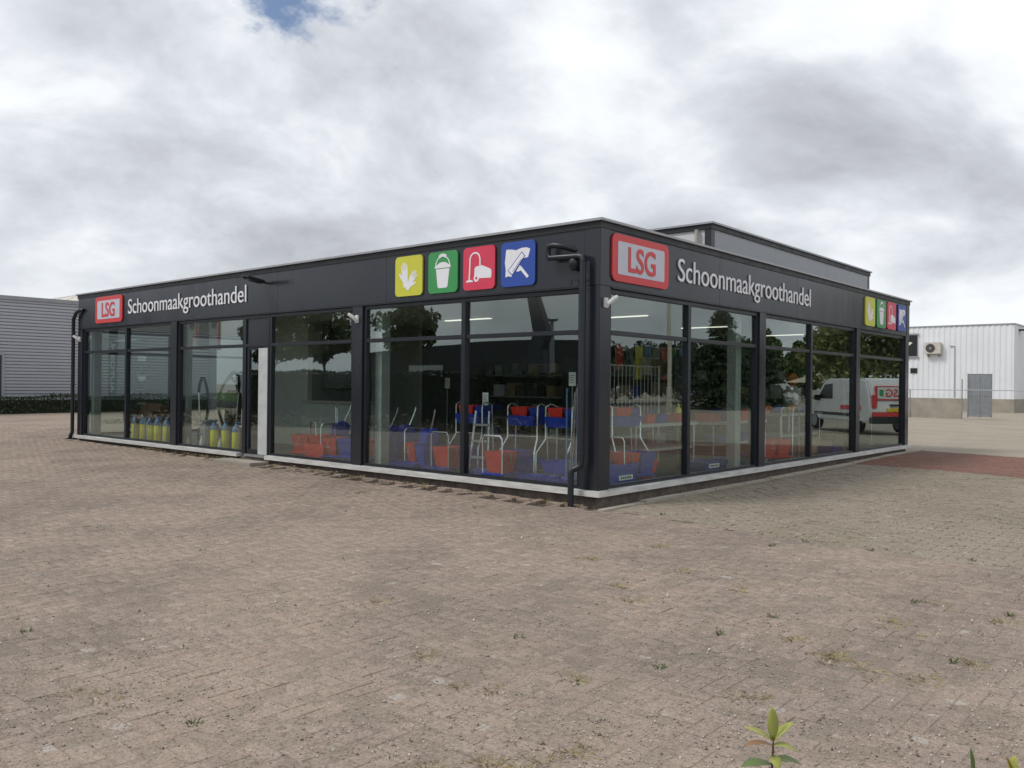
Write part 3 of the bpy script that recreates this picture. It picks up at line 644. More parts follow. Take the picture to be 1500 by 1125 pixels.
# ------------------------------------------------------------------ fittings on the shop
t = thing('flood_lamp', 'flat dark flood lamp jutting from the fascia beside the white lettering', 'lamp', (-7.62, 0, 3.47))
MB().tube([(0, 0.01, 0.0), (0, -0.12, 0.02)], 0.02, 8).build('arm', BLACKP, t, True)
o = MB().box(-0.10, -0.36, -0.03, 0.10, 0.0, 0.03).build('lamp_head', BLACKP, t, bevel=0.012, loc=(0, -0.09, 0.01)); o.rotation_euler = (R(-9), 0, 0)
MB().tube([(0, -0.44, 0.065), (0, -0.52, 0.078)], 0.024, 8).build('end_cap', BLACKP, t, True)
def sensor(face, u, z, label, s=1):
    t = thing('motion_sensor', label, 'sensor')
    MB().prism(rrect(u - 0.035, z - 0.065, u + 0.035, z + 0.065, 0.012), face, 0.0, 0.03).build('back_box', WHITEP, t)
    MB().tube([face(u + 0.012, z - 0.04, 0.03), face(u, z - 0.01, 0.05), face(u - 0.0 + 0.05 * s, z + 0.05, 0.10), face(u + 0.09 * s, z + 0.08, 0.13)], [0.02, 0.03, 0.032, 0.028], 10).build('sensor_head', WHITEP, t, True)
sensor(FR, 0.12, 2.69, 'white motion sensor on the corner post below the red bordered sign')
sensor(FL, -4.92, 2.68, 'white motion sensor on the post right of the window with the white partition', -1)
sensor(FL, -15.86, 2.64, 'white motion sensor high on the end post beside the downpipe', -1)
for k, (x_, y_) in enumerate(((-2.45, 4.1), (-2.42, 7.4), (-2.3, 10.8), (-5.26, 3.0), (-5.3, 7.2), (-11.5, 3.2))):
    t = thing('ceiling_light', ('lit strip light showing beside the corner post on the doorless side', 'lit strip light showing across the mirrored conifer', 'lit strip light showing past the middle post of the doorless side', 'lit strip light showing under the coloured square signs', 'lit strip light deep inside the shop behind the stock shelf', 'lit strip light above the glass end of the shop')[k], 'ceiling light', (x_, y_, 2.93), 0, 'strip lights on the shop ceiling')
    box('housing', WHITEP, (-0.62, -0.09, -0.045), (0.62, 0.09, 0.0), t); box('diffuser', LAMPON, (-0.60, -0.045, -0.06), (0.60, 0.045, -0.0455), t)

# ------------------------------------------------------------------ goods behind the glass
FZ = ZF + 0.002
def pxL(px, y): p = at(px, 600, 1, y); return p.x
def pxR(px, x): p = at(px, 600, 0, x); return p.y
def sprayer(loc, rz, label):
    t = thing('pressure_sprayer', label, 'sprayer', loc, rz, 'yellow sprayers behind the glass')
    MB().lathe([(0.075, 0), (0.085, 0.02), (0.085, 0.36), (0.078, 0.385)], n=16).build('tank', YELP, t, True)
    MB().lathe([(0.084, 0.386), (0.084, 0.43), (0.065, 0.49), (0.035, 0.52), (0.03, 0.55)], n=16).build('collar', GBLUE, t, True)
    MB().tube([(0.02, 0, 0.54), (0.02, 0, 0.57), (-0.06, 0, 0.575), (0.09, 0, 0.575)], 0.014, 8).build('pump_handle', GBLUE, t, True)
    MB().tube([(0.05, -0.05, 0.45), (0.10, -0.08, 0.40), (0.105, -0.085, 0.15), (0.09, -0.085, 0.06)], 0.012, 6).build('lance', GREYP, t, True)
    return t
pos = [(198.5, .42, 0.1), (210.5, .36, .5), (220, .30, -.3), (231.5, .34, .8), (244.5, .30, .2)]
sp0 = None
labs = ['yellow pressure sprayer at the end of the row, next to the slim window bar', 'second yellow sprayer counted from the slim window bar', 'yellow sprayer in the middle of the row of five', 'fourth yellow sprayer counted from the slim window bar', 'yellow sprayer in the row of five, half hidden by the post']
for (px, y, rz), l in zip(pos, labs):
    loc = (pxL(px, y), y, FZ)
    sp0 = sprayer(loc, rz, l) if sp0 is None else copy_tree(sp0, None, loc, rz, l)
for (px, y, rz), l in zip([(314.5, .38, 1.9), (331, .5, 2.6), (346.5, .26, .6)], ['yellow sprayer beside the grey cleaning machine', 'dull yellow sprayer behind the white bottle', 'yellow sprayer standing against the door frame']):
    copy_tree(sp0, None, (pxL(px, y), y, FZ), rz, l)
def bottle(loc, h, label, trig=True):
    t = thing('spray_bottle', label, 'bottle', loc, random.random(), 'white bottles behind the glass')
    MB().lathe([(0.045, 0), (0.048, 0.02), (0.045, h * 0.55), (0.02, h * 0.8), (0.016, h)], n=12).build('body', WHITEP, t, True)
    if trig: MB().box(-0.05, -0.015, h, 0.03, 0.015, h + 0.05).box(-0.045, -0.01, h - 0.05, -0.03, 0.01, h).build('trigger', GBLUE, t, bevel=0.004)
bottle((pxL(276, .3), .3, FZ), 0.20, 'small white bottle alone on the floor beside the post', False); bottle((pxL(296, .25), .25, FZ), 0.26, 'white spray bottle with blue trigger beside the grey machine'); bottle((pxL(323, .24), .24, FZ), 0.24, 'white spray bottle with blue trigger between two yellow sprayers')
t = thing('cleaning_machine', 'grey boxy cleaning machine behind the white bottle', 'machine', (pxL(307, .42), .42, FZ))
MB().box(-0.13, -0.16, 0.05, 0.13, 0.16, 0.50).build('body', GREYP, t, bevel=0.03); MB().box(-0.10, -0.13, 0.502, 0.10, 0.13, 0.58).build('lid', STEEL, t, bevel=0.02)
for s_ in (-1, 1): MB().lathe([(0.06, -0.02), (0.06, 0.02)], (s_ * 0.145, 0.05, 0.06), 14, 'x').build('wheel', BLACKP, t, True)
def vacuum(loc, rz, label):
    t = thing('vacuum_cleaner', label, 'vacuum cleaner', loc, rz, 'vacuum cleaners behind the glass')
    MB().lathe([(0.15, 0.06), (0.19, 0.10), (0.19, 0.30), (0.16, 0.38), (0.05, 0.42)], n=18).build('tank', BLACKP, t, True)
    for k in range(4): MB().lathe([(0.035, -0.015), (0.035, 0.015)], (0.13 * math.cos(k * 1.57 + .8), 0.13 * math.sin(k * 1.57 + .8), 0.035), 10, 'x').build('wheel', GREYP, t, True)
    MB().tube([(-0.05, 0.05, 0.38), (-0.22, 0.05, 0.75), (-0.20, 0.04, 1.10), (-0.06, 0.03, 1.32), (0.08, 0.02, 1.46), (0.22, 0.02, 1.47), (0.36, 0.01, 1.34), (0.44, 0.0, 1.16)], 0.032, 8).build('hose', BLACKP, t, True)
    MB().tube([(0.44, 0.0, 1.18), (0.33, 0.0, 0.04)], 0.018, 8).build('wand', CHROME, t, True)
    MB().box(0.22, -0.05, 0.0, 0.42, 0.05, 0.04).build('floor_nozzle', BLACKP, t, bevel=0.01)
    return t
v0 = vacuum((pxL(302, .75), .75, FZ), 3.0, 'black vacuum cleaner with arched hose and wand, behind the white bottles')
copy_tree(v0, None, (pxL(328, .8), .8, FZ), 0.2, 'black vacuum cleaner with arched hose close to the shop door')
t = thing('floor_scrubber', 'tall black floor scrubber with padded handle next to the shop door', 'floor scrubber', (pxL(340, .9), .9, FZ))
MB().box(-0.25, -0.22, 0.06, 0.25, 0.22, 0.40).build('base', BLACKP, t, bevel=0.06); MB().lathe([(0.22, 0.0), (0.22, 0.06)], n=20).build('brush_disc', GREYP, t, True)
MB().box(-0.16, -0.12, 0.40, 0.16, 0.16, 1.22).build('tank', BLACKP, t, bevel=0.06)
MB().tube([(0.05, 0.1, 1.15), (0.10, 0.1, 1.35), (0.12, 0.05, 1.56), (-0.04, 0.05, 1.60), (-0.28, 0.05, 1.46)], 0.04, 8).build('handle', BLACKP, t, True)
t = thing('armchair', 'low brown padded armchair behind the row of yellow sprayers', 'chair', (pxL(214, 1.9), 1.9, FZ), 0.5)
BRN = pm('brown_fabric', (0.14, 0.075, 0.055), 0.9, var=0.2)
MB().box(-0.36, -0.36, 0.12, 0.36, 0.36, 0.42).build('seat', BRN, t, bevel=0.06); MB().box(-0.36, 0.2, 0.42, 0.36, 0.38, 0.78).build('backrest', BRN, t, bevel=0.07)
for s_ in (-1, 1): MB().box(s_ * 0.36, -0.36, 0.30, s_ * 0.47, 0.36, 0.58).build('armrest', BRN, t, bevel=0.04)
for sx in (-1, 1):
    for sy in (-1, 1): box('leg', BLACKP, (sx * .3 - .02, sy * .3 - .02, 0), (sx * .3 + .02, sy * .3 + .02, .121), t)
copy_tree(t, None, (pxL(243, 2.1), 2.1, FZ), -0.3, 'brown padded armchair nearest the post, behind the yellow sprayers')

def mop_trolley(loc, rz, label, c1=REDP, c2=BLUEP, press=True, frame=True):
    t = thing('mop_bucket_trolley', label, 'mop bucket', loc, rz, 'mop bucket trolleys behind the glass')
    MB().box(-0.36, -0.21, 0.07, 0.36, 0.21, 0.11).build('base', c2, t, bevel=0.015)
    for sx in (-1, 1):
        for sy in (-1, 1): MB().lathe([(0.035, -0.012), (0.035, 0.012)], (sx * 0.30, sy * 0.17, 0.035), 10, 'y').build('castor', GREYP, t, True)
    b_ = MB().frustum(-0.17, 0, 0.112, 0.42, 0.12, 0.14, 0.165, 0.19, True).build('bucket', c1, t)
    MB().tube([(-0.17, -0.185, 0.40), (-0.17, -0.205, 0.33), (-0.17, -0.215, 0.27), (-0.11, -0.21, 0.255), (-0.23, -0.21, 0.255)], 0.006, 6).build('bail', STEEL, b_, True)
    MB().frustum(0.175, 0, 0.112, 0.42, 0.12, 0.14, 0.165, 0.19, True).build('bucket', c2, t)
    if press:
        p_ = MB().prism([(0.02, 0.42), (0.30, 0.42), (0.34, 0.58), (0.22, 0.68), (0.05, 0.62)], lambda u, v, d: (u, d, v), -0.12, 0.12).build('wringer', c2, t, bevel=0.01)
        MB().tube([(0.24, 0.0, 0.64), (0.36, 0, 0.90), (0.38, 0, 0.98)], 0.014, 8).build('press_lever', CHROME, p_, True)
    if frame: MB().tube([(-0.34, -0.19, 0.10), (-0.35, -0.19, 0.60), (-0.35, -0.15, 0.65), (-0.35, 0.15, 0.65), (-0.35, 0.19, 0.60), (-0.34, 0.19, 0.10)], 0.012, 8).build('push_bar', CHROME, t, True)
    return t
mop_trolley((pxL(458, .55), .55, FZ), 0.5, 'red and blue mop bucket against the white partition', REDP, REDP, False, False)
mop_trolley((pxL(486, .9), .9, FZ), 1.2, 'mop bucket with blue wringer below the dark wall screen')
mop_trolley((pxL(503, .42), .42, FZ), 0.2, 'red mop bucket on blue base beside the post below the wall screen', REDP, BLUEP, False)
mop_trolley((pxL(556, .60), .60, FZ), 0.3, 'mop bucket with blue wringer beside the pale inner column', REDP, BLUEP)
mop_trolley((pxL(582, .75), .75, FZ), 1.4, 'all blue mop bucket behind the glass, beside the pale column', BLUEP, BLUEP)
mop_trolley((pxL(622, .55), .55, FZ), -0.3, 'red mop bucket with blue wringer at the middle of its window', REDP, BLUEP)
mop_trolley((pxL(668, .50), .50, FZ), 1.57, 'red bucket in a chrome frame half hidden by the slim window bar', REDP, BLUEP, False)
mop_trolley((pxL(745, .42), .42, FZ), 1.57, 'red bucket with black bail in a chrome frame on blue base', REDP, BLUEP, False)
def mop_sticks(loc, n, label, h=1.5, lean=0.15):
    t = thing('mop_handle_bundle', label, 'mop handles', loc)
    for k in range(n):
        a_ = random.uniform(-lean, lean); x_ = (k - n / 2) * 0.045
        MB().tube([(x_, 0, 0), (x_ + a_, 0.05, h * random.uniform(.9, 1))], 0.011, 6).build('stick', CHROME if k % 3 else GBLUE, t, True)
mop_sticks((pxL(495, .95), .95, FZ), 3, 'three crossed mop handles above the red and blue buckets', 0.95, 0.2)
mop_sticks((pxL(842, .45), .45, FZ), 6, 'upright bundle of pale mop handles beside the corner post', 1.42, 0.06)
def tray_cart(loc, rz, label, h=0.95, lower=True):
    t = thing('cleaning_cart', label, 'cart', loc, rz, 'chrome carts with coloured trays')
    for sx in (-1, 1):
        MB().tube([(sx * 0.30, -0.2, 0.05), (sx * 0.30, -0.2, 0.40), (sx * 0.26, -0.05, 0.60), (sx * 0.26, -0.05, h + 0.12), (sx * 0.26, 0.05, h + 0.16), (sx * 0.26, 0.2, h + 0.12), (sx * 0.30, 0.22, 0.05)], 0.013, 8).build('side_frame', CHROME, t, True)
        for sy in (-0.2, 0.22): MB().lathe([(0.045, -0.014), (0.045, 0.014)], (sx * 0.30, sy, 0.045), 12, 'x').build('castor', GREYP, t, True)
    MB().tube([(-0.26, -0.05, 0.62), (0.26, -0.05, 0.62)], 0.011, 6).build('cross_bar', CHROME, t, True)
    MB().frustum(0, 0.06, h - 0.17, h - 0.02, 0.21, 0.15, 0.24, 0.18, True).build('tray', BLUEP, t)
    MB().frustum(-0.05, 0.06, h - 0.019, h + 0.11, 0.12, 0.12, 0.15, 0.14, True).build('bin', REDP, t)
    MB().frustum(0.18, 0.06, h - 0.019, h + 0.10, 0.05, 0.10, 0.07, 0.12, True).build('bin', BLUEP, t)
    if lower: MB().frustum(0, 0.02, 0.12, 0.30, 0.21, 0.15, 0.24, 0.18, True).build('tray', BLUEP, t)
    return t
c0 = tray_cart((pxL(690, .75), .75, FZ), 0.1, 'chrome cart with red bin on blue tray beside the folded step ladder')
copy_tree(c0, None, (pxL(768, .75), .75, FZ), 0.15, 'chrome cart with red bin on blue tray behind the red bucket with black bail')
copy_tree(c0, None, (pxL(822, .70), .70, FZ), -0.1, 'chrome cart with blue trays beside the upright mop handles')
t = thing('step_ladder', 'grey folded step ladder standing beside a chrome cart', 'ladder', (pxL(701, .5), .5, FZ), 0.2)
for s_ in (-1, 1): MB().tube([(s_ * 0.17, 0, 0), (s_ * 0.12, 0.12, 0.98)], 0.016, 6).build('rail', CHROME, t, True)
for k in range(3): box('step', GREYP, (-0.14, 0.03 * k, 0.25 + 0.25 * k), (0.14, 0.10 + 0.03 * k, 0.28 + 0.25 * k), t)
def table(loc, sx, sy, h, label, shelf=True):
    t = thing('display_table', label, 'table', loc)
    box('table_top', TABLE, (-sx, -sy, h - 0.05), (sx, sy, h), t, 0.006)
    for a_ in (-1, 1):
        for b_ in (-1, 1): MB().tube([(a_ * (sx - 0.05), b_ * (sy - 0.05), 0), (a_ * (sx - 0.05), b_ * (sy - 0.05), h - 0.05)], 0.014, 8).build('leg', CHROME, t, True)
    if shelf: box('shelf', TABLE, (-sx + .07, -sy + .07, 0.36), (sx - .07, sy - .07, 0.40), t)
    return t
def bin_(loc, mat, label, a=0.15, b=0.13, h=0.14):
    o = MB().frustum(0, 0, 0, h, a * 0.82, b * 0.82, a, b, True).build('storage_bin', mat); o.location = loc; tag(o, label, 'bin', 'coloured storage bins'); return o
def on_tableR(px, x): return pxR(px, x)
TA = (-1.15, pxR(945, -1.15)); table((TA[0], TA[1], FZ), 0.45, 0.95, 0.80, 'white display table with bins nearest the building corner on the doorless side')
for k, (dy, mt, l) in enumerate(((-0.75, BLUEP, 'blue bin at the corner end of the display table'), (-0.38, REDP, 'low red bin between two blue bins on the display table'), (0.0, BLUEP, 'blue bin in the middle of the display table under the wire rack'), (0.62, REDP, 'red bin at the end of the display table away from the corner'))):
    bin_((TA[0] + 0.22, TA[1] + dy, FZ + 0.802), mt, l)
TB = (-1.0, pxR(1058, -1.0)); table((TB[0], TB[1], FZ), 0.40, 1.05, 0.78, 'display table with blue shelf bins in front of the reflected conifer')
for dy, z_, mt, l in ((-0.85, .78, REDP, 'red bin at the near end of the table behind the conifer reflection'), (-0.25, .78, BLUEP, 'tall blue bin standing between two red bins'), (0.35, .78, REDP, 'red bin beside the tall blue bin'), (-0.5, .40, BLUEP, 'blue bin on the lower shelf of the table'), (0.4, .40, BLUEP, 'second blue bin on the lower shelf of the table')):
    bin_((TB[0] + 0.16, TB[1] + dy, FZ + z_ + 0.002), mt, l, 0.17, 0.2, 0.2 if 'tall' in l else 0.14)
t = thing('wire_rack', 'white wire rack with thin vertical bars above the blue bins', 'rack', (-1.9, pxR(928, -1.9), FZ))
for k in range(15): MB().tube([(0, -0.85 + k * 0.12, 0.85), (0, -0.85 + k * 0.12, 1.75)], 0.006, 5).build('bar', WHITEP, t, True)
for z_ in (0.85, 1.75): MB().tube([(0, -0.87, z_), (0, 0.85, z_)], 0.012, 6).build('rail', WHITEP, t, True)
for y_ in (-0.87, 0.85): MB().tube([(0, y_, 0), (0, y_, 1.77)], 0.016, 6).build('upright', WHITEP, t, True)
mop_trolley((-0.50, pxR(925, -0.50), FZ), 1.4, 'red and blue mop buckets by the small white sticker, doorless side', REDP, BLUEP, False, True)
c1 = copy_tree(c0, None, (-0.85, pxR(915, -0.85), FZ), 1.2, 'chrome cart with blue tray behind the corner post on the doorless side')
mop_trolley((-0.50, pxR(1130, -0.5), FZ), 1.2, 'red mop bucket right beside the post in the middle of the doorless side', REDP, REDP, False, True)
tag(MB().lathe([(0.05, 0), (0.055, 0.02), (0.055, 0.20), (0.02, 0.26), (0.02, 0.30)], n=12).build('detergent_bottle', YELP, None, True, loc=(TA[0] + .1, TA[1] + 0.90, FZ + 0.802)), 'yellow bottle standing at the table end beside the slim window bar', 'bottle')
for k, (px, x_, mt, l) in enumerate(((905, -0.40, BLUEP, 'deep blue bin on the floor next to the corner post, doorless side'), (935, -0.62, REDP, 'deep red bin on the floor behind the small white sticker'), (1030, -0.5, BLUEP, 'wide blue bin on the floor beside the slim window bar'), (1062, -0.55, BLUEP, 'wide blue bin on the floor behind the second sticker'), (1090, -0.6, BLUEP, 'blue bin on the floor at the foot of the pale column'), (1215, -0.5, BLUEP, 'blue bin on the floor beside the cardboard boxes'))):
    bin_((x_, pxR(px, x_), FZ), mt, l, 0.2, 0.26, 0.30 if k < 2 else 0.16)
for k, (px, y_, mt, l) in enumerate(((600, .34, BLUEP, 'low blue tray on the floor beside the pale inner column'), (648, .30, BLUEP, 'low blue tray between two red buckets'), (712, .30, BLUEP, 'low blue tray under the folded step ladder'), (790, .32, BLUEP, 'low blue tray before the chrome carts'), (818, .30, BLUEP, 'low blue tray at the corner post'), (470, .30, REDP, 'red bin on the floor against the white partition'))):
    bin_((pxL(px, y_), y_, FZ), mt, l, 0.30, 0.16, 0.11 if k < 5 else 0.3)
# coloured cloths hung on a line, frames and price cards
t = thing('cloth_line', 'line of hanging yellow, blue and red cleaning cloths behind the wire rack', 'cloths', (-3.2, 0, 0))
yc0, yc1 = pxR(900, -3.2), pxR(1005, -3.2)
MB().tube([(0, yc0 - .2, 2.44), (0, yc1 + .2, 2.44)], 0.012, 6).build('line', STEEL, t, True)
for k in range(8):
    a_ = yc0 + (yc1 - yc0) * k / 8; V_ = []; w_ = (yc1 - yc0) / 8 - 0.06; F_ = []
    for q in range(9):
        for zz in (2.44, 2.2, 1.95 - 0.1 * (k % 3)): V_.append((0.02 * math.sin(q * 1.6 + k), a_ + w_ * q / 8, zz))
    for q in range(8):
        for r_ in range(2): F_.append((q * 3 + r_, q * 3 + r_ + 1, q * 3 + r_ + 4, q * 3 + r_ + 3))
    MB().add(V_, F_).build('cloth', (REDP, BLACKP, YELP, GBLUE, GREYP, REDP, pm('green_plastic', (0.05, 0.16, 0.05), 0.5), GBLUE)[k], t, True)
for k, (px, l) in enumerate(((1150, 'tall chrome display stand beside the goods table'), (1166, 'second tall chrome display stand beside the goods table'))):
    t = thing('display_stand', l, 'display stand', (-0.55, pxR(px, -0.55), FZ))
    MB().tube([(0, -0.16, 0), (0, -0.16, 0.95), (0, -0.12, 1.0), (0, 0.12, 1.0), (0, 0.16, 0.95), (0, 0.16, 0)], 0.014, 8).build('hoop', CHROME, t, True); MB().tube([(-.15, -.16, 0.012), (.15, -.16, 0.012)], 0.012, 6).build('foot', CHROME, t); MB().tube([(-.15, .16, 0.012), (.15, .16, 0.012)], 0.012, 6).build('foot', CHROME, t)
for k, (px, y_, z_, l) in enumerate(((711, .9, 1.30, 'white hooked product card hanging above the carts'), (838, .9, 1.62, 'pale green product card hanging beside the mop handles'), (655, 2.6, 1.55, 'white product card hanging deep in the dark shop'))):
    t = thing('product_card', l, 'card', (pxL(px, y_), y_, FZ))
    MB().tube([(0, 0, 0), (0, 0, z_ - FZ)], 0.007, 6).build('stand', STEEL, t); box('foot', GREYP, (-.1, -.1, 0), (.1, .1, .015), t); box('card', WHITEPANEL, (-0.06, -0.006, z_ - FZ - 0.02), (0.06, 0.006, z_ - FZ + 0.18), t)
    for q in range(4): box('print_line', GREYP, (-0.045, -0.0075, z_ - FZ + 0.02 + q * .035), (0.03 + .01 * (q % 2), -0.0062, z_ - FZ + 0.035 + q * .035), t)
# window stickers: printed strips on the inside of the glass
for y_, l in ((pxR(918, -0.09), 'small white sticker low in the pane next to the corner post'), (pxR(1047, -0.09), 'small white sticker low in the pane beside the wooden post reflection')):
    t = thing('window_sticker', l, 'sticker'); y_ = y_
    box('sheet', WHITEP, (-0.092, y_ - 0.17, 0.32), (-0.088, y_ + 0.17, 0.385), t)
    for k in range(6): box('print_mark', BLACKP, (-0.0875, y_ - 0.13 + k * 0.045, 0.338), (-0.0868, y_ - 0.13 + k * 0.045 + 0.03, 0.366), t)
TC = (-1.3, pxR(1150, -1.3)); table((TC[0], TC[1], FZ), 0.4, 1.1, 0.85, 'table stacked with orange and green goods beyond the middle post')
for k in range(7):
    bin_((TC[0] + random.uniform(-.1, .2), TC[1] - 0.9 + k * 0.3, FZ + 0.852), (ORANGE, BLUEP, pm('green_plastic', (0.05, 0.16, 0.05), 0.5), ORANGE, ORANGE, BLUEP, GREYP)[k],
         ['orange bin first on the goods table past the middle post', 'blue bin second on the goods table', 'green bin on the goods table', 'orange bin beside the green bin', 'orange bin in the middle of the goods table', 'blue bin near the end of the goods table', 'grey bin at the end of the goods table'][k], 0.13, 0.12, 0.16)
t = thing('display_figure', 'orange hooded display bust standing behind the goods table', 'display', (-2.3, pxR(1160, -2.3), FZ))
MB().lathe([(0.16, 0), (0.16, 0.03), (0.03, 0.05), (0.03, 0.95)], n=14).build('stand', GREYP, t, True); MB().lathe([(0.13, 0.95), (0.20, 1.05), (0.22, 1.35), (0.10, 1.45)], n=16).build('bust', WHITEP, t, True)
MB().lathe([(0.08, 1.45), (0.14, 1.52), (0.15, 1.64), (0.09, 1.74), (0.03, 1.77)], n=16).build('hood', ORANGE, t, True)
for k, (px, x_, s_) in enumerate(((1180, -0.9, .25), (1205, -.7, .2), (1222, -.8, .26))):
    t = thing('cardboard_box', ['brown cardboard box on the floor by the slim window bar, doorless side', 'smaller brown cardboard box between two larger ones', 'brown cardboard box next to the last wide post'][k], 'box', (x_, pxR(px, x_), FZ), k * .3)
    box('carton', CARD, (-s_, -s_, 0), (s_, s_, s_ * 1.3), t, 0.006); box('tape', pm('tape', (0.30, 0.22, 0.13), 0.4), (-0.03, -s_ - 0.001, s_ * 1.3 - 0.09), (0.03, s_ + 0.001, s_ * 1.3 + 0.001), t)
t = thing('banner_stand', 'white roll-up banner on a foot in the last side window', 'banner', (-0.8, pxR(1277, -0.8), FZ), 0.3)
box('foot', GREYP, (-0.06, -0.24, 0), (0.06, 0.24, 0.05), t); box('sheet', WHITEPANEL, (-0.006, -0.22, 0.05), (0.006, 0.22, 1.95), t); box('red_print', SQ_R, (0.0062, -0.15, 1.45), (0.0075, 0.15, 1.85), t)
t = thing('mop_pole', 'dark slanted mop pole leaning beside the cardboard boxes', 'mop', (-0.6, pxR(1228, -0.6), FZ))
MB().tube([(0, -0.35, 0.04), (0, 0.25, 1.35)], 0.014, 8).build('pole', BLACKP, t, True); MB().box(-0.06, -0.55, 0.0, 0.06, -0.2, 0.04).build('mop_head', YELP, t, bevel=0.01)
# counter, screen and speaker behind the window right of the door
t = thing('counter', 'white shop counter below the dark wall screen', 'counter', (pxL(500, 2.4), 2.4, FZ))
MB().box(-0.9, -0.3, 0.0, 0.9, 0.3, 0.96).build('body', IWALL, t); MB().box(-0.96, -0.36, 0.961, 0.96, 0.34, 1.01).build('worktop', TABLE, t, bevel=0.008)
t = thing('wall_screen', 'black flat screen hanging on the dark inner wall', 'screen', (pxL(499, 3.55), 3.59, 1.45))
MB().box(-0.72, -0.06, 0.0, 0.72, 0.0, 0.86).build('casing', BLACKP, t, bevel=0.008); box('display', SCREEN, (-0.69, -0.062, 0.03), (0.69, -0.0605, 0.83), t)
t = thing('hanging_speaker', 'black loudspeaker hanging from the ceiling beside the wall screen', 'speaker', (pxL(483, 2.0), 2.0, 2.93))
MB().tube([(0, 0, 0.002), (0, 0, -0.12)], 0.015, 8).build('bracket', BLACKP, t); MB().box(-0.13, -0.13, -0.50, 0.13, 0.13, -0.10).build('cabinet', BLACKP, t, bevel=0.02)
# dark shelving along the rear of the showroom
def rack(loc, rz, w_, label, cols):
    t = thing('stock_shelf', label, 'shelf', loc, rz, 'dark stock shelves at the back of the shop')
    for x_ in (-w_ / 2, w_ / 2): box('upright', BLACKP, (x_ - .02, -0.2, 0), (x_ + .02, 0.2, 2.0), t)
    for z_ in (0.1, 0.6, 1.1, 1.6): box('shelf', STEEL, (-w_ / 2 + .021, -0.2, z_), (w_ / 2 - .021, 0.2, z_ + 0.03), t)
    for z_ in (0.131, 0.631, 1.131, 1.631):
        x_ = -w_ / 2 + 0.05
        while x_ < w_ / 2 - 0.3:
            s_ = random.uniform(0.14, 0.32); box('carton', random.choice(cols), (x_, -0.16, z_), (x_ + s_, 0.14, z_ + random.uniform(0.15, 0.36)), t); x_ += s_ + random.uniform(0.01, 0.08)
random.seed(3)
DIM = [CARD, GREYP, IDARK, BLACKP, IDARK, BLUEP, WHITEPANEL, pm('dark_green_pack', (0.03, 0.07, 0.04), 0.5)]
rack((-3.6, 6.2, FZ), 0.0, 2.4, 'dark stock shelf across the middle of the shop', DIM); rack((-6.4, 6.2, FZ), 0.0, 2.4, 'dark stock shelf behind the pale partition corner', DIM)
rack((-3.4, 12.6, FZ), 0.0, 2.6, 'dark stock shelf against the rear wall near the side windows', DIM); rack((-6.3, 12.6, FZ), 0.0, 2.6, 'dark stock shelf against the rear wall far inside', DIM)
rack((-8.6, 9.0, FZ), 1.571, 2.8, 'dark stock shelf against the inner dividing wall', DIM)

# ------------------------------------------------------------------ neighbouring buildings
def corrugated(name, mat, p0, p1, z0, z1, parent, pitch, depth, horizontal=False, nrm=None):
    p0, p1 = Vector(p0), Vector(p1); L_ = (p1 - p0).length; e = (p1 - p0) / L_; nrm = Vector(nrm)
    prof = []; s_ = 0.0; tot = (z1 - z0) if horizontal else L_
    while s_ < tot:
        for a_, h_ in (((0, 0), (0.26, 0), (0.28, 1), (0.98, 1)) if horizontal else ((0, 0), (0.38, 0), (0.5, 1), (0.88, 1))):
            q = s_ + a_ * pitch
            if q <= tot: prof.append((q, h_ * depth))
        s_ += pitch
    prof.append((tot, 0)); V_ = []; F_ = []
    for q, h_ in prof:
        if horizontal: V_ += [p0 + nrm * h_ + Vector((0, 0, z0 + q)), p1 + nrm * h_ + Vector((0, 0, z0 + q))]
        else: V_ += [p0 + e * q + nrm * h_ + Vector((0, 0, z0)), p0 + e * q + nrm * h_ + Vector((0, 0, z1))]
    for k in range(len(prof) - 1): F_.append((2 * k, 2 * k + 1, 2 * k + 3, 2 * k + 2))
    return MB().add(V_, F_).build(name, mat, parent)
hall = thing('grey_hall', 'grey hall with horizontal ribbed metal walls behind the hedge', 'building')
box('core', CORR, (-60, -14, 0), (-34.02, 44, 5.1), hall); corrugated('ribbed_wall', CORR, (-34, -14, 0), (-34, 44, 0), 0.15, 5.05, hall, 0.14, 0.075, True, (1, 0, 0))
box('roof_trim', pm('roof_trim_grey', (0.30, 0.31, 0.33), 0.5), (-60.1, -14.1, 5.05), (-33.86, 44.1, 5.22), hall)
d_ = box('loading_door', pm('dark_door', (0.035, 0.037, 0.05), 0.5), (-34.0, 1.0, 0.1), (-33.885, 4.15, 2.66), hall)
MB().box(-33.98, 0.88, 0.1, -33.86, 1.0, 2.78).box(-33.98, 4.15, 0.1, -33.86, 4.27, 2.78).box(-33.98, 1.0, 2.66, -33.86, 4.15, 2.78).build('door_frame', LGREY, d_)
vb = thing('vaulted_hall', 'hall with pale beige barrel roof peeking above the grey hall', 'building', (-72, 23.2, 0))
MB().prism([(5 * math.cos(R(180 - k * 9)), 5.2 + 3.9 * math.sin(R(180 - k * 9))) for k in range(21)], lambda u, v, d: (d, u, v), -8, 8).build('barrel_roof', BEIGE, vb, True)
box('wall', OFFW, (-7.9, -4.9, 0), (7.9, 4.9, 5.19), vb)
for k in range(6): MB().prism([(5.05 * math.cos(R(170 - j * 8)), 5.2 + 3.95 * math.sin(R(170 - j * 8))) for j in range(21)] + [(4.9 * math.cos(R(10 + j * 8)), 5.2 + 3.8 * math.sin(R(10 + j * 8))) for j in range(21)], lambda u, v, d: (d, u, v), -7.5 + 2.9 * k, -7.3 + 2.9 * k).build('roof_rib', OFFW, vb)
wb = thing('white_hall', 'white hall with vertical ribbed metal walls and concrete base', 'building')
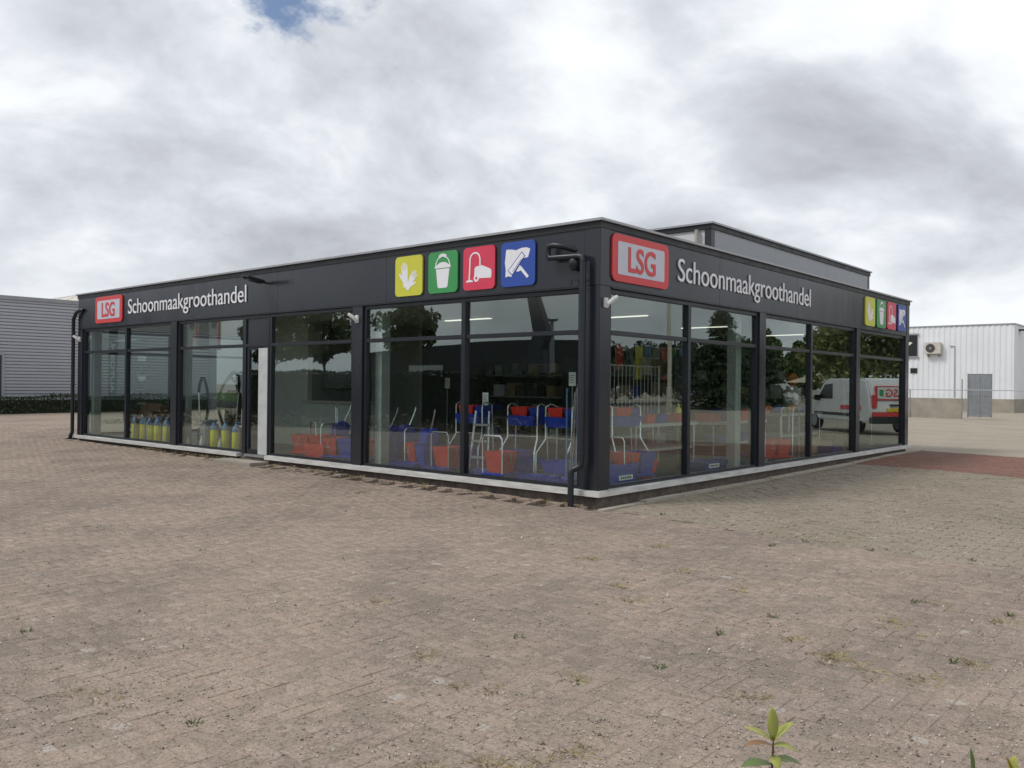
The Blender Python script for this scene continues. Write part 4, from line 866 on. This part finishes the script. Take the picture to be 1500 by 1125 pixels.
WX, WY, WZ = -5.49, 55.0, 5.95
box('core', WSHEET, (-60, WY + .05, 1.0), (WX - .05, WY + 30, WZ - 0.05), wb)
corrugated('ribbed_wall', WSHEET, (-60, WY, 0), (WX, WY, 0), 1.02, WZ, wb, 0.34, -0.03, False, (0, 1, 0))
corrugated('ribbed_wall', WSHEET, (WX, WY, 0), (WX, WY + 30, 0), 1.02, WZ, wb, 0.34, -0.03, False, (-1, 0, 0))
box('concrete_base', CONC, (-60, WY - 0.03, 0), (WX + 0.03, WY + 30, 1.02), wb); box('roof_trim', LGREY, (-60, WY - 0.06, WZ), (WX + 0.06, WY + 30, WZ + 0.09), wb)
w_ = box('dark_banner', BLACKP, (-13.4, WY - 0.12, 3.95), (-11.46, WY - 0.03, 5.42), wb); MB().box(-13.5, WY - .13, 3.83, -11.36, WY - .05, 3.94).box(-13.5, WY - .13, 5.43, -11.36, WY - .05, 5.54).build('banner_rail', LGREY, w_)
MB().prism([(-12.6, 4.4), (-11.9, 4.75), (-11.75, 4.9), (-11.95, 4.95), (-12.5, 4.65)], lambda u, v, d: (u, WY - d, v), 0.121, 0.125).build('banner_print', WHITEP, w_)
box('wall_vent', BLACKP, (-11.9, WY - 0.08, 2.75), (-11.45, WY - 0.02, 3.1), wb)
MB().tube([(-9.05, WY - 0.06, 1.1), (-9.05, WY - 0.06, 4.6), (-9.35, WY - 0.06, 4.6)], 0.03, 6).build('cable_duct', LGREY, wb)
box('side_window', SQ_B, (WX + 0.01, WY + 4, 1.15), (WX + 0.06, WY + 8, 3.3), wb); b_ = box('side_sign', GREYP, (WX + 0.01, WY + 3.6, 3.9), (WX + 0.1, WY + 8, 5.6), wb)
box('wall_lamp', BLACKP, (WX + 0.02, WY + 1.2, 5.6), (WX + 0.5, WY + 1.8, 5.7), wb)
ac = thing('air_conditioner', 'beige outdoor air conditioner with round fan on the white hall', 'air conditioner', (-10.37, WY, 3.95))
MB().box(-0.52, -0.42, 0.12, 0.52, -0.08, 0.92).build('casing', pm('ac_beige', (0.55, 0.52, 0.46), 0.5), ac, bevel=0.02)
MB().lathe([(0.30, -0.44), (0.30, -0.421)], (-0.14, 0, 0.52), 24, 'y').build('fan_grille', pm('fan_dark', (0.06, 0.055, 0.05), 0.6), ac); MB().lathe([(0.08, -0.455), (0.08, -0.441)], (-0.14, 0, 0.52), 16, 'y').build('fan_hub', GREYP, ac)
for s_ in (-1, 1): MB().prism([(-0.42, 0.118), (0.0, 0.118), (0.0, -0.12)], lambda u, v, d: (d, u, v), s_ * .35 - .02, s_ * .35 + .02).build('bracket', STEEL, ac)
fy = 39.0; g0 = gzf(-5, fy)
fence = thing('rail_fence', 'low concrete wall with a single steel rail before the white hall', 'fence', (0, fy, g0))
for k in range(10): box('wall_slab', CONC, (-4.85 - 2.5 * (k + 1) + .01, -0.08, -0.1), (-4.85 - 2.5 * k - .01, 0.08, 0.36 + random.uniform(-.01, .01)), fence)
for k in range(12): MB().tube([(-4.82 - 2.5 * k, -0.10, 0), (-4.82 - 2.5 * k, -0.10, 1.45 if k else 2.0)], 0.03, 8).build('post', STEEL, fence, True)
MB().tube([(-35, -0.10, 1.44), (6, -0.10, 1.44)], 0.022, 8).build('rail', STEEL, fence, True)
for k in range(3): MB().tube([(-2.0 + 2.5 * k, -0.10, 0), (-2.0 + 2.5 * k, -0.10, 1.45)], 0.03, 8).build('post', STEEL, fence, True)
gate = thing('yard_gate', 'tall grey steel yard gate standing open before the white hall', 'gate', (-4.62, fy + 0.1, g0), R(28))
for x_ in (0.03, 0.58, 1.12): MB().tube([(x_, 0, 0.05), (x_, 0, 2.28)], 0.035, 8).build('stile', STEEL, gate, True)
for z_ in (0.12, 1.15, 2.25): MB().tube([(0.03, 0, z_), (1.12, 0, z_)], 0.025, 8).build('cross_rail', STEEL, gate, True)
for k in range(9): box('board', STEEL, (0.06 + k * 0.118, -0.012, 0.14), (0.06 + k * 0.118 + 0.108, 0.012, 2.23), gate)

# ------------------------------------------------------------------ foliage
def leaves(name, mat, pts, size, parent=None, flat=0.0, asp=0.55):
    n = len(pts); a = RNG.normal(size=(n, 3)); a[:, 2] *= (1 - flat); a /= np.linalg.norm(a, axis=1)[:, None]
    b = np.cross(a, RNG.normal(size=(n, 3))); b /= np.linalg.norm(b, axis=1)[:, None]
    s = size * RNG.uniform(0.6, 1.35, (n, 1)); P = np.asarray(pts)
    V = np.stack([P - a * s, P + b * s * asp, P + a * s, P - b * s * asp], 1).reshape(-1, 3); F = np.arange(4 * n).reshape(-1, 4)
    return raw_mesh(name, V, F, mat, parent)
def blob(c, r, n):
    d = RNG.normal(size=(n, 3)); d /= np.linalg.norm(d, axis=1)[:, None]
    return np.array(c) + d * np.array(r) * (RNG.uniform(0.25, 1.0, (n, 1)) ** 0.5)
def tree(loc, h, cr, label, mat=LEAF, nclump=26, per=130, leaf=0.13, trunk=0.4, name='street_tree', group=None, cat='tree'):
    t = thing(name, label, cat, (*loc, gzf(*loc)), 0, group); m = MB(); th = h * trunk
    m.tube([(0, 0, -0.1), (0.03, 0, th * 0.6), (0, 0.04, th), (0.05, 0, h * 0.75)], [0.05 * h * 0.35, 0.045 * h * 0.33, 0.035 * h * 0.3, 0.02], 9)
    pts = []; cz = th + (h - th) * 0.5
    for k in range(nclump):
        d = Vector(RNG.normal(size=3)); d.normalize(); rr = RNG.uniform(0.35, 1.0)
        c = (d.x * cr * rr, d.y * cr * rr, cz + d.z * (h - th) * 0.48 * rr)
        if k < 9: m.tube([(0.0, 0, th * RNG.uniform(0.8, 1.15)), (c[0] * .5, c[1] * .5, (th + c[2]) / 2), c], [0.035, 0.025, 0.01], 5)
        s_ = cr * RNG.uniform(0.22, 0.42); pts.append(blob(c, (s_, s_, s_ * 0.75), per))
    m.build('trunk', BARK, t, True); leaves('crown', mat, np.concatenate(pts), leaf, t); return t
def conifer(loc, h, r, label, group=None):
    t = thing('conifer', label, 'conifer', (*loc, gzf(*loc)), 0, group)
    MB().tube([(0, 0, -0.1), (0, 0, h * 0.5), (0, 0, h)], [0.02 * h, 0.014 * h, 0.01], 8).build('trunk', BARK, t, True)
    pts = []
    for k in range(int(h * 42)):
        z_ = h * (1 - RNG.uniform(0, 0.96) ** 0.8); rr = r * (1 - z_ / h) ** 0.8 * RNG.uniform(0.75, 1.12) + 0.1; a_ = RNG.uniform(0, 6.28)
        n = 46; q = RNG.uniform(0.15, 1, n)
        pts.append(np.stack([math.cos(a_) * rr * q + RNG.normal(0, 0.11, n), math.sin(a_) * rr * q + RNG.normal(0, .11, n), z_ - 0.28 * rr * q + RNG.normal(0, .07, n)], 1))
    leaves('crown', CONIF, np.concatenate(pts), 0.13, t); return t
def hedge(name, p0, p1, w_, h, label, n, mat=HEDGE, leaf=0.05):
    p0, p1 = np.array(p0, float), np.array(p1, float); L_ = np.linalg.norm(p1 - p0); e = (p1 - p0) / L_; nn = np.array([-e[1], e[0]])
    t = thing(name, label, 'hedge')
    u = RNG.uniform(0, L_, n); face = RNG.integers(0, 3, n); v = np.where(face == 0, -w_ / 2, np.where(face == 1, w_ / 2, RNG.uniform(-w_ / 2, w_ / 2, n))) + RNG.normal(0, 0.04, n)
    z = np.where(face == 2, h, RNG.uniform(0.03, h, n)) + RNG.normal(0, 0.035, n) + 0.05 * np.sin(u * 1.7)
    P = p0[None] + u[:, None] * e + v[:, None] * nn; Z = z + gz(P[:, 0], P[:, 1])
    leaves('foliage', mat, np.concatenate([P, Z[:, None]], 1), leaf, t)
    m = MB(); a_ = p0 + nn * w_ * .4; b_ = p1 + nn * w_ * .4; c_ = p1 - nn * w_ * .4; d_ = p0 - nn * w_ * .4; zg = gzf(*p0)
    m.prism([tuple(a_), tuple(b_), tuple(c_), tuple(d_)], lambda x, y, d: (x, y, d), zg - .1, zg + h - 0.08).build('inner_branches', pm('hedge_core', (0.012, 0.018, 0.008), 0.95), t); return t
hedge('clipped_hedge', (-33.1, -13), (-33.1, 43), 0.8, 0.70, 'low dark clipped hedge along the grey ribbed hall', 26000)
hedge('tall_hedge', (-30, -13.2), (4, -16.5), 1.0, 1.95, 'tall clipped hedge across the forecourt mirrored in the glass', 20000, leaf=0.07)
# low shrubs in the bed
n = 9000; x = RNG.uniform(-24, 5, n); edge = -np.where(x < -9.5, 8.9 + (x + 14.5) * 0.55, np.minimum(11.6 + (x + 9.5) * 0.1, 12.6)); y = edge - RNG.uniform(0.1, 3.0, n)
kind(leaves('low_shrubs', SHRUBL, np.stack([x, y, gz(x, y) + RNG.uniform(0.02, 0.5, n) * (0.6 + 0.4 * np.sin(x * 1.9))], 1), 0.07), 'stuff')['label'] = 'brownish low shrubs in the planting bed across the forecourt'
tree((-27.5, -21.5), 6.3, 1.9, 'street tree with loose crown mirrored in the pane under the coloured signs', leaf=0.16)
tree((-41, -26), 7.0, 2.6, 'leafy tree mirrored beside the white sensor post', leaf=0.2)
tree((-47, -26), 6.9, 2.8, 'broad tree mirrored in the pane right of the door', leaf=0.2)
tree((-62, -26), 7.4, 3.0, 'tree mirrored above the row of yellow sprayers', leaf=0.22)
conifer((22, 46.5), 7.3, 3.7, 'dark pointed conifer mirrored in the side window beside the corner')
conifer((24, 57), 5.6, 2.6, 'smaller conifer mirrored next to the pointed conifer')
for k, y_ in enumerate((94, 101, 108, 116, 125)): tree((41 + (k % 2) * 3, y_), 9.0 - 0.5 * (k % 3), 3.3, 'tall tree in a row mirrored in the side windows past the middle post', leaf=0.24, per=260, nclump=40, trunk=0.12, group='row of far trees mirrored in the side windows')
tree((11.0, 43.5), 8.5, 3.6, 'dense olive green tree mirrored in the last side window', OLIVE, 60, 300, 0.17, 0.1, 'willow_tree')
for k, (y_, h_) in enumerate(((46, 5.3), (51.5, 5.0), (57.5, 5.6), (63.5, 5.9), (70, 6.2), (77, 6.4))): tree((33 + (k % 2) * 1.5, y_), h_, 3.4, 'low dark tree in the belt mirrored behind the conifer', HEDGE, 40, 260, 0.16, 0.08, 'belt_tree', 'dark tree belt mirrored in the side windows')

# dark hall, pylon, flags and lamp posts across the road
dh = thing('dark_hall', 'long low dark hall with curved roof mirrored in the front glass', 'building', (-30, -32, 0))
MB().prism([(-15, 0), (16, 0), (16, 3.9)] + [(16 - 31 * k / 14, 3.9 + 0.55 * math.sin(math.pi * k / 14)) for k in range(1, 14)] + [(-15, 3.9)], lambda u, v, d: (u, d, v), -8, 0).build('wall', DHALL, dh)
for k in range(4): box('white_panel', WHITEPANEL, (7.5 + 2.2 * k, 0.01, 2.4), (8.5 + 2.2 * k, 0.06, 3.5), dh)
box('white_sign', WHITEPANEL, (-9, 0.01, 1.9), (-5.5, 0.08, 3.0), dh)
py = thing('advertising_mast', 'tall dark grey curved mast mirrored beside the downpipe', 'mast', (-14.0, -16.2, 0.05))
prof = [(-0.05, 0.85, 0), (-0.35, 0.80, 1.5), (-0.42, 0.74, 2.9), (-0.1, 0.72, 3.6), (-0.35, 0.60, 4.4), (-0.62, 0.46, 5.2), (-1.0, 0.34, 6.4), (-1.5, 0.2, 7.6)]
MB().prism([(c - w / 2, z) for c, w, z in prof] + [(c + w / 2, z) for c, w, z in prof[::-1]], lambda u, v, d: (u, d, v), -0.18, 0.18).build('mast_blade', pm('mast_grey', (0.07, 0.075, 0.085), 0.5), py, bevel=0.03); box('foot_plate', STEEL, (-0.6, -0.4, -0.06), (0.5, 0.4, 0.02), py)
def flag(loc, label, col, stripe, words=None):
    t = thing('beach_flag', label, 'flag', (*loc, gzf(*loc)), 0, None)
    zb = 0.7 if words else 2.75
    MB().tube([(0, 0, 0), (0, 0, 4.5)], 0.025, 8).build('pole', STEEL, t, True)
    MB().prism([(0.03, zb), (0.85, zb), (0.9, (zb + 4.3) / 2), (0.85, 4.3), (0.03, 4.4)], lambda u, v, d: (u, d, v), -0.012, 0.012).build('cloth', col, t)
    if stripe: box('stripe', stripe, (0.72, 0.0125, zb + .02), (0.83, 0.015, 4.25), t); MB().prism(circ(0.4, 3.7, 0.2, 14), lambda u, v, d: (u, d, v), 0.0125, 0.016).build('emblem', GREYP, t)
    if words: text_parts(words, lambda u, v, d: (0.24 + v, d, 0.95 + u), 0, 0, 2.4, 0.38, 0.0125, 0.017, SIGNWHITE, t, 0.03, 'letter')
    return t
flag((-26.3, -8.3), 'white flag with orange edge mirrored left of the door', WHITEPANEL, ORANGE); flag((-24.6, -8.3), 'second white flag with orange edge mirrored nearer the door', WHITEPANEL, ORANGE)
flag((-33.55, -8.3), 'dark flag lettered AUTOS N. mirrored in the end window', BLACKP, None, 'AUTOS N.')
def lamp_post(loc, h, label, mat=STEEL):
    t = thing('lamp_post', label, 'lamp post', (*loc, gzf(*loc)))
    MB().tube([(0, 0, -0.1), (0, 0, 1.4), (0, 0, 1.42), (0, 0, h)], [0.17, 0.16, 0.13, 0.09], 12).build('pole', mat, t, True); MB().lathe([(0.05, h), (0.28, h + 0.05), (0.30, h + 0.12), (0.1, h + 0.2)], n=16).build('lamp_head', LGREY, t, True)
lamp_post((17.5, 31.6), 8.0, 'pale lamp post mirrored in the side window next to the corner', pm('pale_post', (0.55, 0.52, 0.44), 0.5)); lamp_post((-33, -22), 5.5, 'slim lamp post mirrored over the hedge under the yellow sign'); lamp_post((-17.5, -21), 4.6, 'slim lamp post mirrored beside the curved mast')

# vans, only seen mirrored in the side windows
def van(loc, rz, label, sign=True):
    t = thing('delivery_van', label, 'van', (*loc, gzf(*loc)), rz, 'vans mirrored in the side windows')
    side = [(-2.15, 0.35), (-2.2, 0.75), (-2.12, 1.35), (-1.95, 1.78), (-1.7, 1.84), (0.45, 1.84), (0.75, 1.74), (1.35, 1.15), (2.0, 0.98), (2.2, 0.8), (2.22, 0.38)]
    MB().prism(side, lambda u, v, d: (u, d, v), -0.88, 0.88).build('body', VWHITE, t, bevel=0.06)
    for s_ in (-1, 1):
        MB().prism([(0.15, 1.12), (1.15, 1.12), (0.68, 1.62), (0.15, 1.66)], lambda u, v, d: (u, d, v), s_ * 0.875, s_ * 0.885).build('side_window', VGLASS, t)
        box('side_trim', BLACKP, (-1.5, s_ * 0.87, 0.55), (1.4, s_ * 0.892, 0.65), t)
        MB().box(0.95, s_ * 0.88, 1.05, 1.12, s_ * 1.08, 1.25).build('mirror', BLACKP, t, bevel=0.03)
        MB().box(-2.24, s_ * 0.72 - 0.09, 0.85, -2.10, s_ * 0.72 + 0.09, 1.28).build('tail_light', SIGNRED, t, bevel=0.02); MB().box(2.05, s_ * 0.65 - 0.16, 0.7, 2.235, s_ * 0.65 + 0.16, 0.9).build('headlight', CHROME, t, bevel=0.03)
        for x_ in (-1.35, 1.38):
            w_ = MB().lathe([(0.22, -0.11), (0.31, -0.09), (0.32, 0), (0.31, 0.09), (0.22, 0.11)], (x_, s_ * 0.78, 0.32), 20, 'y').build('wheel', TYRE, t, True); MB().lathe([(0.20, -0.115), (0.20, 0.115)], (x_, s_ * 0.78, 0.32), 16, 'y').build('rim', STEEL, w_, True)
    MB().prism([(0.86, 1.68), (1.36, 1.20), (1.40, 1.22), (0.9, 1.71)], lambda u, v, d: (u, d, v), -0.72, 0.72).build('windscreen', VGLASS, t)
    MB().box(-2.27, -0.86, 0.34, -2.12, 0.86, 0.56).build('rear_bumper', BLACKP, t, bevel=0.03); box('warning_stripe', SIGNRED, (-2.235, -0.8, 0.58), (-2.195, 0.8, 0.72), t)
    box('number_plate', NPLATE, (-2.243, -0.26, 0.74), (-2.19, 0.26, 0.85), t); box('door_handle', BLACKP, (-2.245, -0.15, 0.93), (-2.17, 0.15, 0.98), t)
    if sign:
        s0 = box('rear_sign', SIGNRED, (-2.20, -0.66, 1.12), (-2.10, 0.66, 1.58), t); box('sign_face', WHITEPANEL, (-2.204, -0.61, 1.16), (-2.2005, 0.61, 1.54), s0)
        text_parts('LSG', lambda u, v, d: (-2.2045 - d, 0.30 - u, 1.22 + v), 0, 0, 0.62, 0.26, 0.0, 0.004, SIGNRED, t, 0.02)
        box('icon_patch', SQ_G, (-2.207, -0.55, 1.24), (-2.2045, -0.40, 1.46), s0)
        bx_ = [box('side_sign', SIGNRED, (-1.7, s_ * 0.885, 0.78), (-0.4, s_ * 0.895, 0.92), t) for s_ in (-1, 1)]
    return t
van((4.02, 21.75), R(40), 'white van with red bordered LSG rear sign mirrored in the last side window')
van((25, 62), R(100), 'plain white van mirrored far behind the goods table', False)
tent = thing('party_tent', 'beige peaked party tent mirrored in the side window past the slim bar', 'tent', (31, 86, gzf(31, 86)))
MB().add([(-2.5, -2.5, 2.1), (2.5, -2.5, 2.1), (2.5, 2.5, 2.1), (-2.5, 2.5, 2.1), (-0.9, -0.9, 2.75), (0.9, -0.9, 2.75), (0.9, 0.9, 2.75), (-0.9, 0.9, 2.75), (0, 0, 4.2)], [(0, 1, 5, 4), (1, 2, 6, 5), (2, 3, 7, 6), (3, 0, 4, 7), (4, 5, 8), (5, 6, 8), (6, 7, 8), (7, 4, 8), (0, 3, 2, 1)]).build('canopy', pm('tent_beige', (0.5, 0.45, 0.33), 0.8), tent)
for a_ in (-1, 1):
    for b_ in (-1, 1): MB().tube([(a_ * 2.45, b_ * 2.45, 0), (a_ * 2.45, b_ * 2.45, 2.1)], 0.04, 8).build('pole', STEEL, tent)

# ------------------------------------------------------------------ small growth and grit on the paving
def cone_pts(n, dmin, dmax, spread=1.0):
    u = RNG.uniform(-0.66, 0.66, n) * spread; dep = dmin * (dmax / dmin) ** RNG.uniform(0, 1, n)
    x = CAM.x + dep * (fw.x + rt.x * u); y = CAM.y + dep * (fw.y + rt.y * u); return x, y
n = 42000; x, y = cone_pts(n, 2.9, 15); ok = in_main(x, y) | in_side(x, y); ok &= ~((x > LX) & (x < 0.1) & (y > -0.1))
cl = np.sin(x * 2.3 + np.sin(y * 3.1)) * np.sin(y * 2.7 + np.sin(x * 1.9)) + RNG.normal(0, 0.5, n); ok &= cl > -0.1
x, y = x[ok], y[ok]; n = len(x); s = RNG.lognormal(-5.55, 0.45, n); 
d4 = np.array([[1, 0, -.3], [-.5, .87, -.3], [-.5, -.87, -.3], [0, 0, .9]]); rot = RNG.uniform(0, 6.28, n); c_, s_ = np.cos(rot), np.sin(rot)
q = d4[None] * s[:, None, None] * RNG.uniform(0.6, 1.4, (n, 1, 3)); Vx = q[:, :, 0] * c_[:, None] - q[:, :, 1] * s_[:, None] + x[:, None]; Vy = q[:, :, 0] * s_[:, None] + q[:, :, 1] * c_[:, None] + y[:, None]; Vz = q[:, :, 2] + (gz(x, y) + 0.0015 + 0.2 * s)[:, None]
F = (np.array([[0, 1, 3], [1, 2, 3], [2, 0, 3], [0, 2, 1]])[None] + (np.arange(n) * 4)[:, None, None]).reshape(-1, 3)
kind(raw_mesh('loose_grit', np.stack([Vx, Vy, Vz], 2).reshape(-1, 3), F, GRIT), 'stuff')['label'] = 'loose pale grit scattered over the brown brick paving'
def tufts(name, mat, centres, blades, hmin, hmax, spread, flat, label):
    V_ = []; F_ = []
    for (x_, y_) in centres:
        for _ in range(blades):
            a_ = random.uniform(0, 6.28); r_ = random.uniform(0, spread); h_ = random.uniform(hmin, hmax); l_ = random.uniform(0.3, 1) * flat
            bx, by = x_ + r_ * math.cos(a_), y_ + r_ * math.sin(a_); z_ = gzf(bx, by) - 0.002; tx, ty = bx + l_ * math.cos(a_), by + l_ * math.sin(a_); w_ = random.uniform(.0015, .004)
            k = len(V_); V_ += [(bx - w_ * math.sin(a_), by + w_ * math.cos(a_), z_), (bx + w_ * math.sin(a_), by - w_ * math.cos(a_), z_), ((bx + tx) / 2, (by + ty) / 2, z_ + h_ * .8), (tx, ty, z_ + h_)]
            F_ += [(k, k + 1, k + 2), (k + 1, k + 3, k + 2)]
    o = MB().add(V_, F_).build(name, mat); kind(o, 'stuff'); o['label'] = label
px_dry = [(1215, 955), (1225, 960), (1250, 965), (1285, 982), (1325, 990), (1095, 1018), (1370, 882), (700, 1000), (845, 992), (640, 955), (845, 1100), (710, 1118), (730, 1112), (1160, 935), (770, 1115), (630, 1120), (1315, 920), (900, 855), (860, 815), (960, 800), (1000, 835), (540, 725), (700, 745), (1455, 905), (1300, 905), (1440, 975), (1080, 860), (930, 880), (130, 1015), (560, 880)]
px_green = [(283, 1055), (40, 922), (965, 975), (1055, 928), (1395, 965), (1425, 825), (1275, 808), (970, 757), (1130, 800), (795, 733), (1180, 795), (1340, 880), (760, 930), (1480, 900), (1133, 902)]
tufts('dry_grass_tufts', DRYG, [(lambda q: (q[0] + random.gauss(0, .05), q[1] + random.gauss(0, .05)))(tuple(at(*p, 2, 0.02))) for p in px_dry for _ in range(3)], 26, 0.002, 0.02, 0.07, 0.06, 'yellow dry grass wisps lying on the brick paving')
tufts('green_grass_tufts', GRASSB, [tuple(at(*p, 2, 0.02))[:2] for p in px_green], 22, 0.008, 0.035, 0.03, 0.035, 'small green grass tufts in the joints of the paving')
ed = [(random.uniform(-12, 0), random.uniform(-0.3, -0.05)) for _ in range(70)] + [(random.uniform(0.33, 4.5), 0) for _ in range(0)]
tufts('edge_weeds', DRYG, ed, 14, 0.01, 0.05, 0.04, 0.05, 'withered weeds along the foot of the front with the door')
def rand_side(): x_ = random.uniform(0.5, 6); return (x_, random.uniform(side_edge(x_), 8))
tufts('joint_moss', pm('joint_moss_dark', (0.045, 0.043, 0.022), 0.95, var=0.4), [rand_side() for _ in range(420)], 7, 0.003, 0.014, 0.05, 0.03, 'dark moss bits in the joints of the greyer side paving')

# ------------------------------------------------------------------ young shrubs at the photographer's feet
def leaf_poly(L_, w_, fold=0.25, droop=0.25):
    V_ = []; F_ = []; n_ = 6
    for k in range(n_ + 1):
        s_ = k / n_; ww = w_ * math.sin(math.pi * min(1, s_ * 0.92 + 0.06)) ** 0.8 if k < n_ else 0.0008; z_ = L_ * (s_ * 0.15 - droop * s_ * s_); V_ += [(L_ * s_, -ww, z_ + ww * fold), (L_ * s_, 0, z_), (L_ * s_, ww, z_ + ww * fold)]
    for k in range(n_): a_ = 3 * k; F_ += [(a_, a_ + 1, a_ + 4, a_ + 3), (a_ + 1, a_ + 2, a_ + 5, a_ + 4)]
    return V_, F_
def shrub(loc, top, specs, label):
    t = thing('young_shrub', label, 'shrub', loc)
    MB().tube([(0, 0, -0.03), (0.012, 0.01, top * 0.5), (0.0, 0.0, top * 0.85), (0.004, 0, top)], [0.006, 0.005, 0.0035, 0.002], 7).build('stem', pm('stem_red', (0.13, 0.06, 0.05), 0.6), t, True)
    for (h_, az, el, L_, w_, mt, dr) in specs:
        V_, F_ = leaf_poly(L_ * .9, w_ * .92, 0.3, dr); m = MB().add(V_, F_).build('leaf', mt, t, True); m.location = (0.002, 0, h_); m.rotation_euler = (0, -el, az)
        m.modifiers.new('thick', 'SOLIDIFY').thickness = 0.0007
cam_right = math.atan2(rt.y, rt.x)
def spec(top):  # azimuths measured from the camera's right hand
    A = cam_right
    return [(top - .005, A + 1.75, 1.35, .092, .017, YLEAF, .02), (top - .01, A + 2.8, 0.45, .085, .015, YLEAF, .25), (top - .01, A + 0.3, 0.62, .085, .016, YLEAF, .15), (top - .02, A - 0.35, 0.15, .066, .017, YLEAF, .45),
            (top - .02, A + 3.35, .18, .088, .015, RLEAF, .25), (top - .045, A - 1.5, -.35, .048, .016, YLEAF, .3), (top - .07, A + 3.3, .05, .095, .024, DLEAF, .2), (top - .06, A - .1, .12, .08, .021, DLEAF, .35), (top - .09, A - .25, -.1, .085, .024, YLEAF, .2),
            (top - .12, A + 2.3, .2, .09, .02, DLEAF, .3), (top - .15, A + .9, .1, .09, .02, DLEAF, .3), (top - .17, A - 2.2, .1, .09, .02, DLEAF, .3), (top - .25, A + 3.5, .1, .1, .02, DLEAF, .3), (top - .3, A + .2, .1, .1, .02, DLEAF, .3)]
p = at(1131, 1080, 1, -6.98); top = p.z
shrub((p.x, p.y, 0.03), top - 0.03, spec(top - 0.03), 'young shrub with yellow green and reddish leaves at the bottom of the picture')
p = at(1425, 1125, 1, -6.75); tp = p.z - .04
shrub((p.x, p.y, 0.03), tp, [(tp - .01, cam_right + 2.0, 1.3, .075, .008, DLEAF, .02), (tp - .06, cam_right, .2, .08, .018, YLEAF, .3), (tp - .08, cam_right + 3, .2, .08, .018, DLEAF, .3)], 'young shrub of which a single upright leaf shows at the bottom edge')
p = at(1482, 1128, 1, -6.72); tp = p.z - .03
shrub((p.x, p.y, 0.03), tp, [(tp - .01, cam_right + .6, 1.2, .05, .014, YLEAF, .02), (tp - .01, cam_right + 2.6, 1.1, .05, .012, RLEAF, .05), (tp - .03, cam_right + 3.1, .3, .08, .016, YLEAF, .2), (tp - .05, cam_right, .2, .08, .018, DLEAF, .3)], 'young shrub with red and green shoot tips in the corner of the bed')
